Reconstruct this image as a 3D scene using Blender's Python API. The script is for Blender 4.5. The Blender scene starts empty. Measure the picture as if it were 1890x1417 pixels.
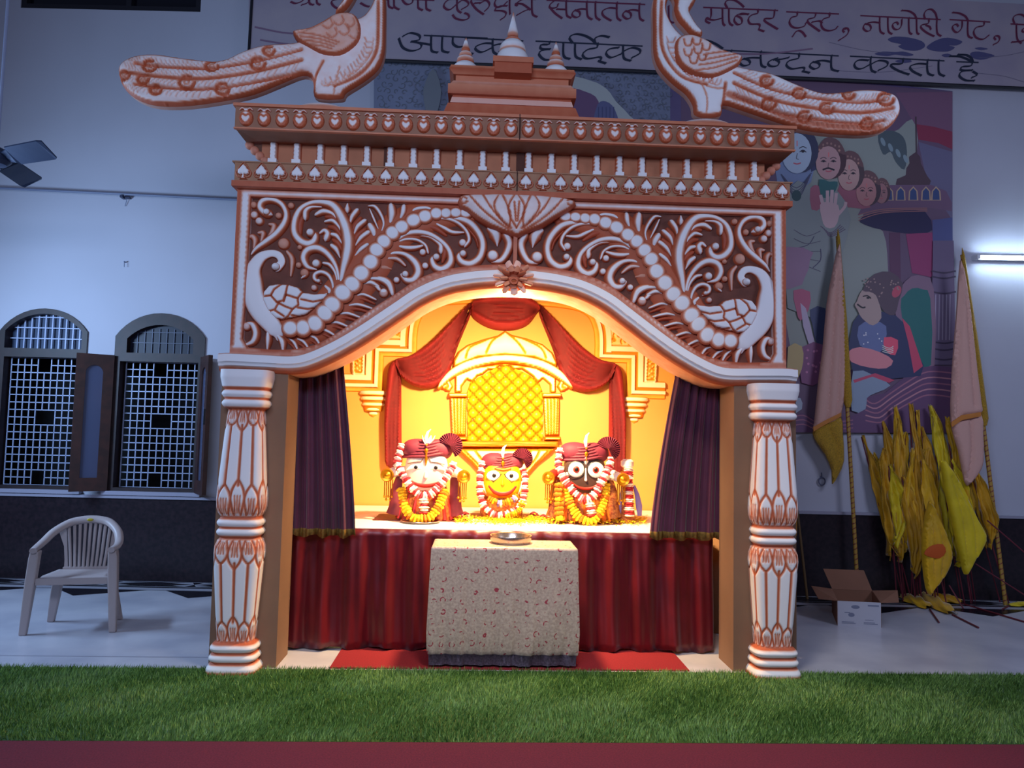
import bpy, bmesh, math, random
import numpy as np
from mathutils import Vector, Matrix
from mathutils.geometry import delaunay_2d_cdt
SC = bpy.context.scene
COL = SC.collection
random.seed(7)
RNG = np.random.default_rng(7)
# ------------------------------------------------------------------ camera
FPX = 1365.0
yaw, pitch, roll = [math.radians(a) for a in (2.6, 3.85, 1.3)]
cf = Vector((math.sin(yaw)*math.cos(pitch), math.cos(yaw)*math.cos(pitch), math.sin(pitch)))
r0 = Vector((math.cos(yaw), -math.sin(yaw), 0)); u0 = r0.cross(cf)
cr = r0*math.cos(roll) + u0*math.sin(roll); cu = u0*math.cos(roll) - r0*math.sin(roll)
EYE = Vector((0, 0, 1.4))
cam = bpy.data.cameras.new('camera'); cam.sensor_width = 36; cam.lens = FPX*36/1890
cam.clip_end = 100
co = bpy.data.objects.new('camera', cam); COL.objects.link(co)
co.matrix_world = Matrix(((cr.x, cu.x, -cf.x, EYE.x), (cr.y, cu.y, -cf.y, EYE.y), (cr.z, cu.z, -cf.z, EYE.z), (0, 0, 0, 1)))
SC.camera = co
SC.view_settings.view_transform = 'Standard'; SC.view_settings.look = 'None'
SC.view_settings.exposure = 0.0; SC.view_settings.gamma = 1.0; SC.view_settings.use_curve_mapping = False
# ------------------------------------------------------------------ world and lights
w = bpy.data.worlds.new('world'); SC.world = w; w.use_nodes = True
w.node_tree.nodes['Background'].inputs[0].default_value = (0.30, 0.36, 0.62, 1)
w.node_tree.nodes['Background'].inputs[1].default_value = 0.17
def light(kind, name, loc, target, power, color, size=1.0, size_y=None, **kw):
    l = bpy.data.lights.new(name, kind); l.energy = power; l.color = color
    if kind == 'AREA':
        l.size = size
        if size_y: l.shape = 'RECTANGLE'; l.size_y = size_y
    elif kind == 'SPOT':
        l.shadow_soft_size = size
        l.spot_size = kw.get('cone', 1.5); l.spot_blend = 0.9
    else: l.shadow_soft_size = size
    o = bpy.data.objects.new(name, l); COL.objects.link(o); o.location = loc
    o.rotation_euler = (Vector(target) - Vector(loc)).to_track_quat('-Z', 'Y').to_euler()
    return o
WARM = (1.0, 0.66, 0.31)
light('SPOT', 'shrine_flood_lamp', (0.22, 4.80, 2.22), (0.20, 5.85, 0.85), 470, WARM, 0.10, cone=2.6)
light('POINT', 'shrine_lamp_bulb', (0.22, 4.86, 2.20), (0.2, 6, 1), 36, WARM, 0.06)
light('AREA', 'hall_tube_left', (-4.7, 4.9, 2.35), (-1.8, 6.0, 1.5), 100, (0.42, 0.64, 1.0), 1.2, 0.2)
light('AREA', 'hall_tube_front', (-0.9, 0.0, 3.2), (0.3, 4.5, 1.8), 118, (0.55, 0.68, 1.0), 2.6, 0.5)
light('AREA', 'right_fill_light', (4.4, 2.6, 3.4), (3.2, 6.2, 0.9), 42, (0.66, 0.72, 1.0), 1.2, 0.2)  # added fill that brightens the box and right floor, not an actual tube
light('SPOT', 'grass_fill_spot', (0.5, 2.5, 4.2), (0.45, 3.75, 0.0), 350, (1.0, 0.90, 0.72), 0.3, cone=1.25)  # added spot that brightens the grass strip, not an actual hall lamp
# ------------------------------------------------------------------ materials
def rgb(h):
    if isinstance(h, str):
        h = [int(h[i:i+2], 16)/255 for i in (0, 2, 4)]
        return tuple(c/12.92 if c < .04045 else ((c+.055)/1.055)**2.4 for c in h)
    return h
MATS = {}
def mat(name, color, rough=.6, metal=0., noise=0., nscale=20., col2=None, bump=0., bscale=200., sheen=0., emit=None, spec=.5, detail=4):
    if name in MATS: return MATS[name]
    m = bpy.data.materials.new(name); m.use_nodes = True; nt = m.node_tree; b = nt.nodes['Principled BSDF']
    c = rgb(color); b.inputs['Base Color'].default_value = (*c, 1)
    b.inputs['Roughness'].default_value = rough; b.inputs['Metallic'].default_value = metal
    b.inputs['Specular IOR Level'].default_value = spec
    if sheen: b.inputs['Sheen Weight'].default_value = sheen; b.inputs['Sheen Roughness'].default_value = .4
    if noise or col2 or bump:
        tc = nt.nodes.new('ShaderNodeTexCoord')
    if noise or col2:
        n = nt.nodes.new('ShaderNodeTexNoise'); n.inputs['Scale'].default_value = nscale; n.inputs['Detail'].default_value = detail
        nt.links.new(tc.outputs['Object'], n.inputs['Vector'])
        r = nt.nodes.new('ShaderNodeValToRGB')
        c2 = rgb(col2) if col2 else tuple(x*(1-noise) for x in c)
        r.color_ramp.elements[0].position = .35; r.color_ramp.elements[1].position = .65
        r.color_ramp.elements[0].color = (*c2, 1); r.color_ramp.elements[1].color = (*c, 1)
        nt.links.new(n.outputs['Fac'], r.inputs['Fac']); nt.links.new(r.outputs['Color'], b.inputs['Base Color'])
    if bump:
        n2 = nt.nodes.new('ShaderNodeTexNoise'); n2.inputs['Scale'].default_value = bscale
        nt.links.new(tc.outputs['Object'], n2.inputs['Vector'])
        bp = nt.nodes.new('ShaderNodeBump'); bp.inputs['Strength'].default_value = bump; bp.inputs['Distance'].default_value = .01
        nt.links.new(n2.outputs['Fac'], bp.inputs['Height']); nt.links.new(bp.outputs['Normal'], b.inputs['Normal'])
    if emit: b.inputs['Emission Color'].default_value = (*rgb(emit[0]), 1); b.inputs['Emission Strength'].default_value = emit[1]
    MATS[name] = m; return m
def paintmat(name, c0, c1, rough=.65, mid=None, nz=.12):
    """airbrushed foam: attribute 'paint' goes from the bare foam (0) to the sprayed colour (1), on the drape to painted fold shade"""
    m = bpy.data.materials.new(name); m.use_nodes = True; nt = m.node_tree; b = nt.nodes['Principled BSDF']
    at = nt.nodes.new('ShaderNodeAttribute'); at.attribute_name = 'paint'
    tc = nt.nodes.new('ShaderNodeTexCoord'); n = nt.nodes.new('ShaderNodeTexNoise'); n.inputs['Scale'].default_value = 16
    nt.links.new(tc.outputs['Object'], n.inputs['Vector'])
    ma = nt.nodes.new('ShaderNodeMath'); ma.operation = 'MULTIPLY_ADD'; ma.inputs[1].default_value = nz*2; ma.inputs[2].default_value = -nz
    nt.links.new(n.outputs['Fac'], ma.inputs[0])
    ad = nt.nodes.new('ShaderNodeMath'); ad.operation = 'ADD'; ad.use_clamp = True
    nt.links.new(at.outputs['Fac'], ad.inputs[0]); nt.links.new(ma.outputs[0], ad.inputs[1])
    r = nt.nodes.new('ShaderNodeValToRGB'); r.color_ramp.elements[0].color = (*rgb(c0), 1); r.color_ramp.elements[1].color = (*rgb(c1), 1)
    r.color_ramp.elements[0].position = .1; r.color_ramp.elements[1].position = .9
    if mid: e = r.color_ramp.elements.new(.5); e.color = (*rgb(mid), 1)
    nt.links.new(ad.outputs[0], r.inputs['Fac']); nt.links.new(r.outputs['Color'], b.inputs['Base Color'])
    b.inputs['Roughness'].default_value = rough
    MATS[name] = m; return m
FOAM = paintmat('painted_foam', 'F0ECEC', 'BC5C38', mid='DFA288')
FOAMO = paintmat('orange_foam', 'EEB8A4', 'B85A38', mid='D48460')
FOAMY = paintmat('cream_foam', 'FFF6DC', 'E0860C', mid='FFC850')
TAN = mat('tan_board', '8A6850', .8, noise=.12, nscale=3)
RECESS = mat('carving_ground', '7C4636', .8, noise=.35, nscale=9)
WHITE = mat('white_foam', 'F2EFEF', .6)
ORANGE = mat('terracotta_paint', 'B8502E', .6, noise=.15, nscale=8)
# ------------------------------------------------------------------ mesh helpers
def smoothpath(pts, n=6, closed=False):
    """Catmull-Rom through rows of any width"""
    a = np.array(pts, float); m = len(a)
    if m < 3 and not closed: 
        return np.array([a[0]*(1-t)+a[-1]*t for t in np.linspace(0, 1, n+1)])
    out = []
    rng = range(m) if closed else range(m-1)
    for i in rng:
        if closed: p0, p1, p2, p3 = a[(i-1) % m], a[i], a[(i+1) % m], a[(i+2) % m]
        else: p0, p1, p2, p3 = a[max(i-1, 0)], a[i], a[i+1], a[min(i+2, m-1)]
        for k in range(n):
            t = k/n
            out.append(.5*((2*p1)+(-p0+p2)*t+(2*p0-5*p1+4*p2-p3)*t*t+(-p0+3*p1-3*p2+p3)*t**3))
    if not closed: out.append(a[-1])
    return np.array(out)
class MB:
    def __init__(s): s.v = []; s.f = []; s.m = []; s.p = []
    def add(s, vs, fs, mi=0, paint=0.):
        o = len(s.v); s.v += [tuple(v) for v in vs]; s.f += [tuple(i+o for i in f) for f in fs]; s.m += [mi]*len(fs)
        s.p += list(paint) if hasattr(paint, '__len__') else [paint]*len(vs)
        return o
    def box(s, a, b, mi=0, paint=0.):
        x0, y0, z0 = a; x1, y1, z1 = b
        vs = [(x0,y0,z0),(x1,y0,z0),(x1,y1,z0),(x0,y1,z0),(x0,y0,z1),(x1,y0,z1),(x1,y1,z1),(x0,y1,z1)]
        s.add(vs, [(0,3,2,1),(4,5,6,7),(0,1,5,4),(1,2,6,5),(2,3,7,6),(3,0,4,7)], mi, paint)
    def tube(s, pts, r, n=8, mi=0, paint=0., cap=True, flat=1.0):
        P = [Vector(p) for p in pts]; R = r if hasattr(r, '__len__') else [r]*len(P)
        rings = []; up = None
        for i, p in enumerate(P):
            t = (P[min(i+1, len(P)-1)] - P[max(i-1, 0)]).normalized()
            if up is None:
                up = Vector((0, 0, 1)) if abs(t.z) < .9 else Vector((0, 1, 0))
            a = t.cross(up)
            if a.length < 1e-6: a = t.cross(Vector((1, 0, 0)))
            a.normalize(); up = a.cross(t).normalized()
            rings.append([p + (a*math.cos(2*math.pi*k/n) + up*math.sin(2*math.pi*k/n)*flat)*R[i] for k in range(n)])
        vs = [q for rg in rings for q in rg]; fs = []
        for i in range(len(P)-1):
            for k in range(n):
                fs.append((i*n+k, i*n+(k+1) % n, (i+1)*n+(k+1) % n, (i+1)*n+k))
        if cap: fs += [tuple(reversed(range(n))), tuple((len(P)-1)*n+k for k in range(n))]
        s.add(vs, fs, mi, paint)
    def lathe(s, prof, c=(0, 0, 0), n=32, mi=0, paint=None, half=False, sx=1., sy=1.):
        vs = []; fs = []; pp = []
        span = math.pi if half else 2*math.pi; m = n+1 if half else n
        for j, q in enumerate(prof):
            for k in range(m):
                a = span*k/n + (math.pi if half else 0)
                vs.append((c[0]+q[0]*math.cos(a)*sx, c[1]+q[0]*math.sin(a)*sy, c[2]+q[1])); pp.append(q[2] if len(q) > 2 else 0.)
        for j in range(len(prof)-1):
            for k in range(n):
                k2 = k+1 if half else (k+1) % n
                fs.append((j*m+k, j*m+k2, (j+1)*m+k2, (j+1)*m+k))
        s.add(vs, fs, mi, pp)
    def ball(s, c, r, mi=0, paint=0., n=10, sc=(1, 1, 1)):
        vs = []; fs = []
        for j in range(n+1):
            t = math.pi*j/n
            for k in range(2*n):
                a = math.pi*k/n
                vs.append((c[0]+r*sc[0]*math.sin(t)*math.cos(a), c[1]+r*sc[1]*math.sin(t)*math.sin(a), c[2]-r*sc[2]*math.cos(t)))
        for j in range(n):
            for k in range(2*n):
                fs.append((j*2*n+k, j*2*n+(k+1) % (2*n), (j+1)*2*n+(k+1) % (2*n), (j+1)*2*n+k))
        s.add(vs, fs, mi, paint)
    def ridge(s, pts, y0, h, mi=0, n=7, flat=False, rim=.44, back=.01, base=0.):
        """carved ridge in the x-z plane facing -y; pts rows (x, z, width)"""
        a = smoothpath(pts, 5) if len(pts) > 2 else smoothpath(pts, 4)
        t0 = a[0, :2]-a[1, :2]; t1 = a[-1, :2]-a[-2, :2]
        t0 /= np.linalg.norm(t0)+1e-9; t1 /= np.linalg.norm(t1)+1e-9
        pre = [np.array([*(a[0, :2]+t0*a[0, 2]*.5*math.sin(q)), a[0, 2]*math.cos(q)]) for q in (1.5, 1.1, .6)]
        post = [np.array([*(a[-1, :2]+t1*a[-1, 2]*.5*math.sin(q)), a[-1, 2]*math.cos(q)]) for q in (.6, 1.1, 1.5)]
        a = np.array(pre+list(a)+post); wm = max(a[:, 2])
        N = len(a); vs = []; pp = []; fs = []
        for i in range(N):
            t = a[min(i+1, N-1), :2]-a[max(i-1, 0), :2]; t /= np.linalg.norm(t)+1e-9
            nx, nz = -t[1], t[0]; hw = a[i, 2]/2; hh = h*min(1, (a[i, 2]/wm)**.7+.0)
            vs.append((a[i, 0]+nx*hw, y0+back, a[i, 1]+nz*hw)); pp.append(1.)
            for k in range(n+1):
                th = math.pi*k/n; c = math.cos(th); sn = math.sin(th)
                if flat: c2 = math.copysign(abs(c)**.6, c) if abs(c) > 1e-6 else 0; sn = sn**.5
                else: c2 = c
                vs.append((a[i, 0]+nx*hw*c2, y0-hh*sn, a[i, 1]+nz*hw*c2))
                pp.append(max(base, min(1, max(0, (abs(c2)-rim)/.22))))
            vs.append((a[i, 0]-nx*hw, y0+back, a[i, 1]-nz*hw)); pp.append(1.)
        m = n+3
        for i in range(N-1):
            for k in range(m-1): fs.append((i*m+k, i*m+k+1, (i+1)*m+k+1, (i+1)*m+k))
        s.add(vs, fs, mi, pp)
    def dome(s, x, z, rx, rz, y0, h, ang=0., mi=0, rim=.6, base=0.):
        vs = []; pp = []; fs = []; n = 16; R = [0, .3, .55, .75, .9, 1.]
        for j, q in enumerate(R):
            for k in range(n):
                a = 2*math.pi*k/n; X = q*rx*math.cos(a); Z = q*rz*math.sin(a)
                vs.append((x+X*math.cos(ang)-Z*math.sin(ang), y0-h*math.sqrt(max(0, 1-q*q)), z+X*math.sin(ang)+Z*math.cos(ang)))
                pp.append(max(base, min(1, max(0, (q-rim)/.25))))
        for j in range(len(R)-1):
            for k in range(n): fs.append((j*n+k, (j+1)*n+k, (j+1)*n+(k+1) % n, j*n+(k+1) % n))
        s.add(vs, fs, mi, pp)
    def relief(s, poly, y0, h, edge, res, grooves=(), rim=0., back=None, mi=0, holes=(), base=0., backface=False, sub=1, bulge=None, mis=None):
        """front surface facing -y over a polygon (x, z); pillow edge; grooves = (points, width, depth, paint)"""
        if sub > 1: poly = smoothpath(poly, sub, True)
        poly = np.array(poly, float)[:, :2]
        loops = [poly]+[np.array(hh, float)[:, :2] for hh in holes]
        bl = []; be = []; segA = []; segB = []
        for lp in loops:
            q = []
            for i in range(len(lp)):
                A, B = lp[i], lp[(i+1) % len(lp)]; k = max(1, int(np.linalg.norm(B-A)/res))
                for j in range(k): q.append(A+(B-A)*j/k)
            o = len(bl); bl += q; be += [(o+i, o+(i+1) % len(q)) for i in range(len(q))]
            segA.append(lp); segB.append(np.roll(lp, -1, 0))
        segA = np.concatenate(segA); segB = np.concatenate(segB)
        mn = poly.min(0); mx = poly.max(0)
        gx, gz = np.meshgrid(np.arange(mn[0]+res/2, mx[0], res), np.arange(mn[1]+res/2, mx[1], res))
        gx = gx.copy(); gx[::2] += res*.5
        G = np.stack([gx.ravel(), gz.ravel()], 1)
        def inside(Q):
            c = np.zeros(len(Q), bool)
            for A, B in zip(segA, segB):
                if A[1] == B[1]: continue
                cond = ((A[1] > Q[:, 1]) != (B[1] > Q[:, 1])) & (Q[:, 0] < (B[0]-A[0])*(Q[:, 1]-A[1])/(B[1]-A[1])+A[0])
                c ^= cond
            return c
        G = G[inside(G)]
        def dseg(Q, As, Bs):
            d = np.full(len(Q), 1e9)
            for A, B in zip(As, Bs):
                ab = B-A; L = ab@ab
                t = np.clip(((Q-A)@ab)/L, 0, 1) if L > 0 else np.zeros(len(Q))
                d = np.minimum(d, np.hypot(*(Q-A-np.outer(t, ab)).T))
            return d
        if len(G): G = G[dseg(G, segA, segB) > res*.45]
        pts = list(map(tuple, bl))+list(map(tuple, G))
        vo, eo, fo, *_ = delaunay_2d_cdt([Vector(p) for p in pts], be, [], 0, 1e-6)
        V = np.array([(v.x, v.y) for v in vo]); T = np.array([f for f in fo if len(f) == 3])
        T = T[inside(V[T].mean(1))]
        d = dseg(V, segA, segB); q = np.clip(d/max(edge, 1e-6), 0, 1)
        H = h*np.sqrt(np.clip(1-(1-q)**2, 0, 1)) if edge > 0 else np.full(len(V), h)
        pa = np.clip(1-(d-rim)/max(rim*.6, 1e-4), 0, 1) if rim > 0 else np.zeros(len(V))
        pa = np.maximum(pa, base)
        if bulge: H = H*(1+0*H)+bulge(V)
        for g in grooves:
            gp = np.array(g[0], float)[:, :2]; gd = dseg(V, gp[:-1], gp[1:]); wd, dp = g[1], g[2]; gpaint = g[3] if len(g) > 3 else 1
            e = np.exp(-(gd/wd)**2); H = H-dp*e*np.clip(q*2, 0, 1); 
            if gpaint >= 0: pa = np.maximum(pa, gpaint*np.clip(1.35*e, 0, 1))
            else: pa = pa*(1-np.clip(1.35*e, 0, 1))
        vs = [(V[i, 0], y0-H[i], V[i, 1]) for i in range(len(V))]
        tri = V[T]; ar = np.cross(tri[:, 1]-tri[:, 0], tri[:, 2]-tri[:, 0])
        T = np.where(ar[:, None] > 0, T, T[:, ::-1])
        o = s.add(vs, [tuple(int(i) for i in t) for t in T], mi, list(pa))
        if back is not None:
            # find boundary edges
            from collections import Counter
            cnt = {}
            for t in T:
                for a, b in ((t[0], t[1]), (t[1], t[2]), (t[2], t[0])):
                    a, b = int(a), int(b)
                    if (b, a) in cnt: del cnt[(b, a)]
                    else: cnt[(a, b)] = 1
            bi = {}; 
            for a, b in cnt:
                for k in (a, b):
                    if k not in bi:
                        bi[k] = len(s.v); s.v.append((V[k, 0], back, V[k, 1])); s.p.append(float(base if rim == 0 else 1))
            for a, b in cnt: s.f.append((o+b, o+a, bi[a], bi[b])); s.m.append(mi if mis is None else mis)
            if backface:
                o2 = s.add([(p[0], back, p[1]) for p in V], [tuple(int(i) for i in t[::-1]) for t in T], mi if mis is None else mis, list(pa))
        return s
    def sweep(s, prof, path, y, mi=0):
        """profile rows (offset along normal, depth towards -y, paint) swept along x-z path rows"""
        a = np.array(path, float); N = len(a); m = len(prof); vs = []; fs = []; pp = []
        for i in range(N):
            if 0 < i < N-1:
                t1 = a[i]-a[i-1]; t2 = a[i+1]-a[i]; t1 /= np.linalg.norm(t1); t2 /= np.linalg.norm(t2)
                n1 = np.array([-t1[1], t1[0]]); n2 = np.array([-t2[1], t2[0]]); nn = n1+n2; nn /= nn@n1
            else:
                t = a[min(i+1, N-1)]-a[max(i-1, 0)]; t /= np.linalg.norm(t); nn = np.array([-t[1], t[0]])
            for q in prof: vs.append((a[i, 0]+nn[0]*q[0], y-q[1], a[i, 1]+nn[1]*q[0])); pp.append(q[2])
        for i in range(N-1):
            for k in range(m-1): fs.append((i*m+k, i*m+k+1, (i+1)*m+k+1, (i+1)*m+k))
        fs += [tuple(range(m)), tuple((N-1)*m+k for k in reversed(range(m)))]
        s.add(vs, fs, mi, pp)
    def build(s, name, mats, parent=None, smooth=True, loc=None, ang=40):
        me = bpy.data.meshes.new(name); me.from_pydata(s.v, [], s.f); me.update()
        for m_ in (mats if isinstance(mats, (list, tuple)) else [mats]): me.materials.append(m_)
        if len(set(s.m)) > 1: me.polygons.foreach_set('material_index', s.m)
        at = me.attributes.new('paint', 'FLOAT', 'POINT'); at.data.foreach_set('value', [float(x) for x in s.p])
        if smooth:
            me.polygons.foreach_set('use_smooth', [True]*len(s.f))
            try: me.set_sharp_from_angle(angle=math.radians(ang))
            except Exception: pass
        me.validate()
        o = bpy.data.objects.new(name, me); COL.objects.link(o)
        if parent: o.parent = parent
        if loc: o.location = loc
        return o
def tag(o, label=None, cat=None, group=None, kind=None):
    if label: o['label'] = label
    if cat: o['category'] = cat
    if group: o['group'] = group
    if kind: o['kind'] = kind
    return o
def empty(name, loc=(0, 0, 0), rz=0., label=None, cat=None, group=None):
    o = bpy.data.objects.new(name, None); COL.objects.link(o); o.location = loc; o.rotation_euler.z = rz
    o.empty_display_size = .1
    return tag(o, label, cat, group)
def kids(o): return [c for c in bpy.data.objects if c.parent == o]
def copy_tree(o, parent=None, children=None):
    c = o.copy(); COL.objects.link(c); c.parent = parent
    for ch in kids(o): copy_tree(ch, c)
    return c
def solid(o, t, off=0.):
    m = o.modifiers.new('thickness', 'SOLIDIFY'); m.thickness = t; m.offset = off; return o
class Frame:
    """an upright plane through org, turned by ang about z; local x along it, y behind it, z up"""
    def __init__(s, org, ang=0.):
        s.org = Vector(org); s.ang = ang; s.ex = Vector((math.cos(ang), math.sin(ang), 0)); s.ey = Vector((-math.sin(ang), math.cos(ang), 0))
    def at(s, px, py, off=0.):
        d = cf+cr*((px-945)/FPX)-cu*((py-708.5)/FPX)
        p0 = s.org+s.ey*off; t = (p0-EYE).dot(s.ey)/d.dot(s.ey); p = EYE+d*t-s.org
        return (p.dot(s.ex), p.z)
    def w(s, x, y, z): return s.org+s.ex*x+s.ey*y+Vector((0, 0, z))
    def empty(s, name, x=0, y=0, z=0, **k): return empty(name, s.w(x, y, z), s.ang, **k)
def floor_pt(px, py, z=0.):
    d = cf+cr*((px-945)/FPX)-cu*((py-708.5)/FPX); return EYE+d*((z-EYE.z)/d.z)
PF = Frame((0.205, 4.5, 0)); WF = Frame((0.4, 6.8, 0), -math.radians(2.6))
# ------------------------------------------------------------------ hall shell
def marble():
    m = mat('marble_floor', 'C9C8D0', .28, col2='B2B2BE', nscale=2.5, detail=9)
    return m
mb = MB(); mb.add([(-9, -3, 0), (9, -3, 0), (9, 7.8, 0), (-9, 7.8, 0)], [(0, 1, 2, 3)])
fl = mb.build('floor', marble(), smooth=False); tag(fl, kind='structure')
WALLM = mat('wall_paint', 'B9BAC6', .85, noise=.05, nscale=1.2)
DARKG = mat('dark_granite', '2B2026', .3, col2='1B161C', nscale=30)
# wall with openings (local WF): x range, holes for windows
def at(px, py, off=0): return WF.at(px, py, off)
wl = {}
def arch_loop(x0, x1, z0, zs, zt, n=14):
    """rect with a round head: springs at zs, crown at zt"""
    cx = (x0+x1)/2; pts = [(x0, z0), (x1, z0)]
    c_ = (x1-x0)/2; s_ = max(zt-zs, .02); R_ = (c_*c_+s_*s_)/(2*s_); A_ = math.asin(min(1, c_/R_))
    for k in range(n+1):
        a = A_*(1-2*k/n); pts.append((cx+R_*math.sin(a), zt-R_+R_*math.cos(a)))
    return pts
wx = [at(-8, 750)[0], at(155, 750)[0], at(207, 750)[0], at(374, 750)[0]]
ztop = at(290, 578)[1]; zspr = at(290, 622)[1]; zbot = .80
WH = [arch_loop(wx[0], wx[1], zbot, zspr+.03, ztop+.02), arch_loop(wx[2], wx[3], zbot, zspr, ztop)]
hx0, hx1 = at(38, 10)[0], at(370, 20)[0]; hz = at(200, 18)[1]
mb = MB()
mb.relief([(-8, 0), (9, 0), (9, 6.2), (-8, 6.2)], 0, 0, 0, .6, holes=WH+[[(hx0, hz), (hx1, hz), (hx1, 6.0), (hx0, 6.0)]], back=.18)
wo = mb.build('wall_back', WALLM, smooth=False, loc=WF.w(0, 0, 0)); wo.rotation_euler.z = WF.ang; tag(wo, kind='structure')
mb = MB(); mb.box((-8, .6, -.02), (9, .62, 6.2)); o = mb.build('wall_outside', mat('night', '05060C', .9), smooth=False, loc=WF.w(0, 0, 0)); o.rotation_euler.z = WF.ang; tag(o, kind='structure')
# dado and its pale cap
def wobj(mb, name, m, kind='structure', smooth=False, label=None, cat=None, parent=None, **k):
    o = mb.build(name, m, parent=parent, smooth=smooth, **({} if parent else {'loc': WF.w(0, 0, 0)}))
    if not parent: o.rotation_euler.z = WF.ang
    tag(o, label, cat, kind=kind); return o
mb = MB(); mb.box((-8, -.025, .0), (9, 0, .735)); wobj(mb, 'trim_1', DARKG)
mb = MB(); mb.box((-8, -.04, .735), (9, 0, .76)); wobj(mb, 'trim_2', mat('pale_stone', '9A98A8', .4))
# inlaid floor border: lines, dark band with bow-tie diamonds, zigzag triangles (thin stone inlay)
BLK = mat('black_marble', '17151F', .25); LIN = mat('pale_inlay', 'A9A8B4', .3)
mb = MB(); z = .002
def strip(y0, y1, mi, zz): mb.add([(-8, -y1, zz), (9, -y1, zz), (9, -y0, zz), (-8, -y0, zz)], [(0, 1, 2, 3)], mi)
strip(.03, .40, 0, z); strip(.05, .065, 1, z+.001); strip(.25, .265, 1, z+.001); strip(.31, .40, 1, z+.001)
x = -7.9
while x < 9:
    for sx in (-1, 1):
        mb.add([(x, -.16, z+.002), (x+sx*.32, -.235, z+.002), (x+sx*.18, -.20, z+.002), (x+sx*.05, -.245, z+.002)], [(0, 1, 2, 3)] if sx > 0 else [(0, 3, 2, 1)], 1)
        mb.add([(x, -.16, z+.002), (x+sx*.32, -.085, z+.002), (x+sx*.18, -.10, z+.002), (x+sx*.05, -.075, z+.002)], [(0, 3, 2, 1)] if sx > 0 else [(0, 1, 2, 3)], 1)
    x += .72
x = -7.7
while x < 9:
    mb.add([(x, -.40, z), (x+.78, -.40, z), (x+.30, -.66, z)], [(0, 2, 1)], 0); x += .94
wobj(mb, 'trim_3', [BLK, LIN])
mb = MB(); mb.add([(-9, 4.68, .001), (-1.6, 4.68, .001), (-1.6, 4.695, .001), (-9, 4.695, .001)], [(0, 1, 2, 3)])
tag(mb.build('trim_4', LIN, smooth=False), kind='structure')
# ceiling and sides keep the hall closed
mb = MB(); mb.add([(-9, -3, 6.2), (9, -3, 6.2), (9, 8, 6.2), (-9, 8, 6.2)], [(3, 2, 1, 0)]); 
# ------------------------------------------------------------------ windows
WOOD = mat('dark_wood', '2E1C1C', .55, col2='201416', nscale=14)
WOOD2 = mat('shutter_wood', '40201A', .55, col2='2E1714', nscale=14)
STEEL = mat('grille_steel', '98A2BE', .5, .1)
GLASSD = mat('dark_glass', '12162A', .45, spec=.3)
def grille(x0, x1, z0, z1, par, head=None):
    mb = MB(); nx = 11; nz = 17; hw = .0045; cw = (x1-x0)/nx; ch = (z1-z0)/nz; y = .07
    block = set()
    for i in range(nx):
        for j in range(nz):
            if (j >= nz-2 and 4 <= i <= 5) or (j < 2 and 4 <= i <= 5) or (8 <= j <= 9 and 4 <= i <= 6): block.add((i, j))
    for i in range(nx+1):
        for j in range(nz):
            if (i-1, j) in block and (i, j) in block: continue
            if i == 5 and not ((5-1, j) in block): continue_ = 0
            mb.box((x0+i*cw-hw, y-hw, z0+j*ch), (x0+i*cw+hw, y+hw, z0+(j+1)*ch+hw))
    for j in range(nz+1):
        for i in range(nx):
            if (i, j-1) in block and (i, j) in block: continue
            mb.box((x0+i*cw, y-hw, z0+j*ch-hw), (x0+(i+1)*cw, y+hw, z0+j*ch+hw))
    mb.build('grille', STEEL, par, smooth=False)
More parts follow.
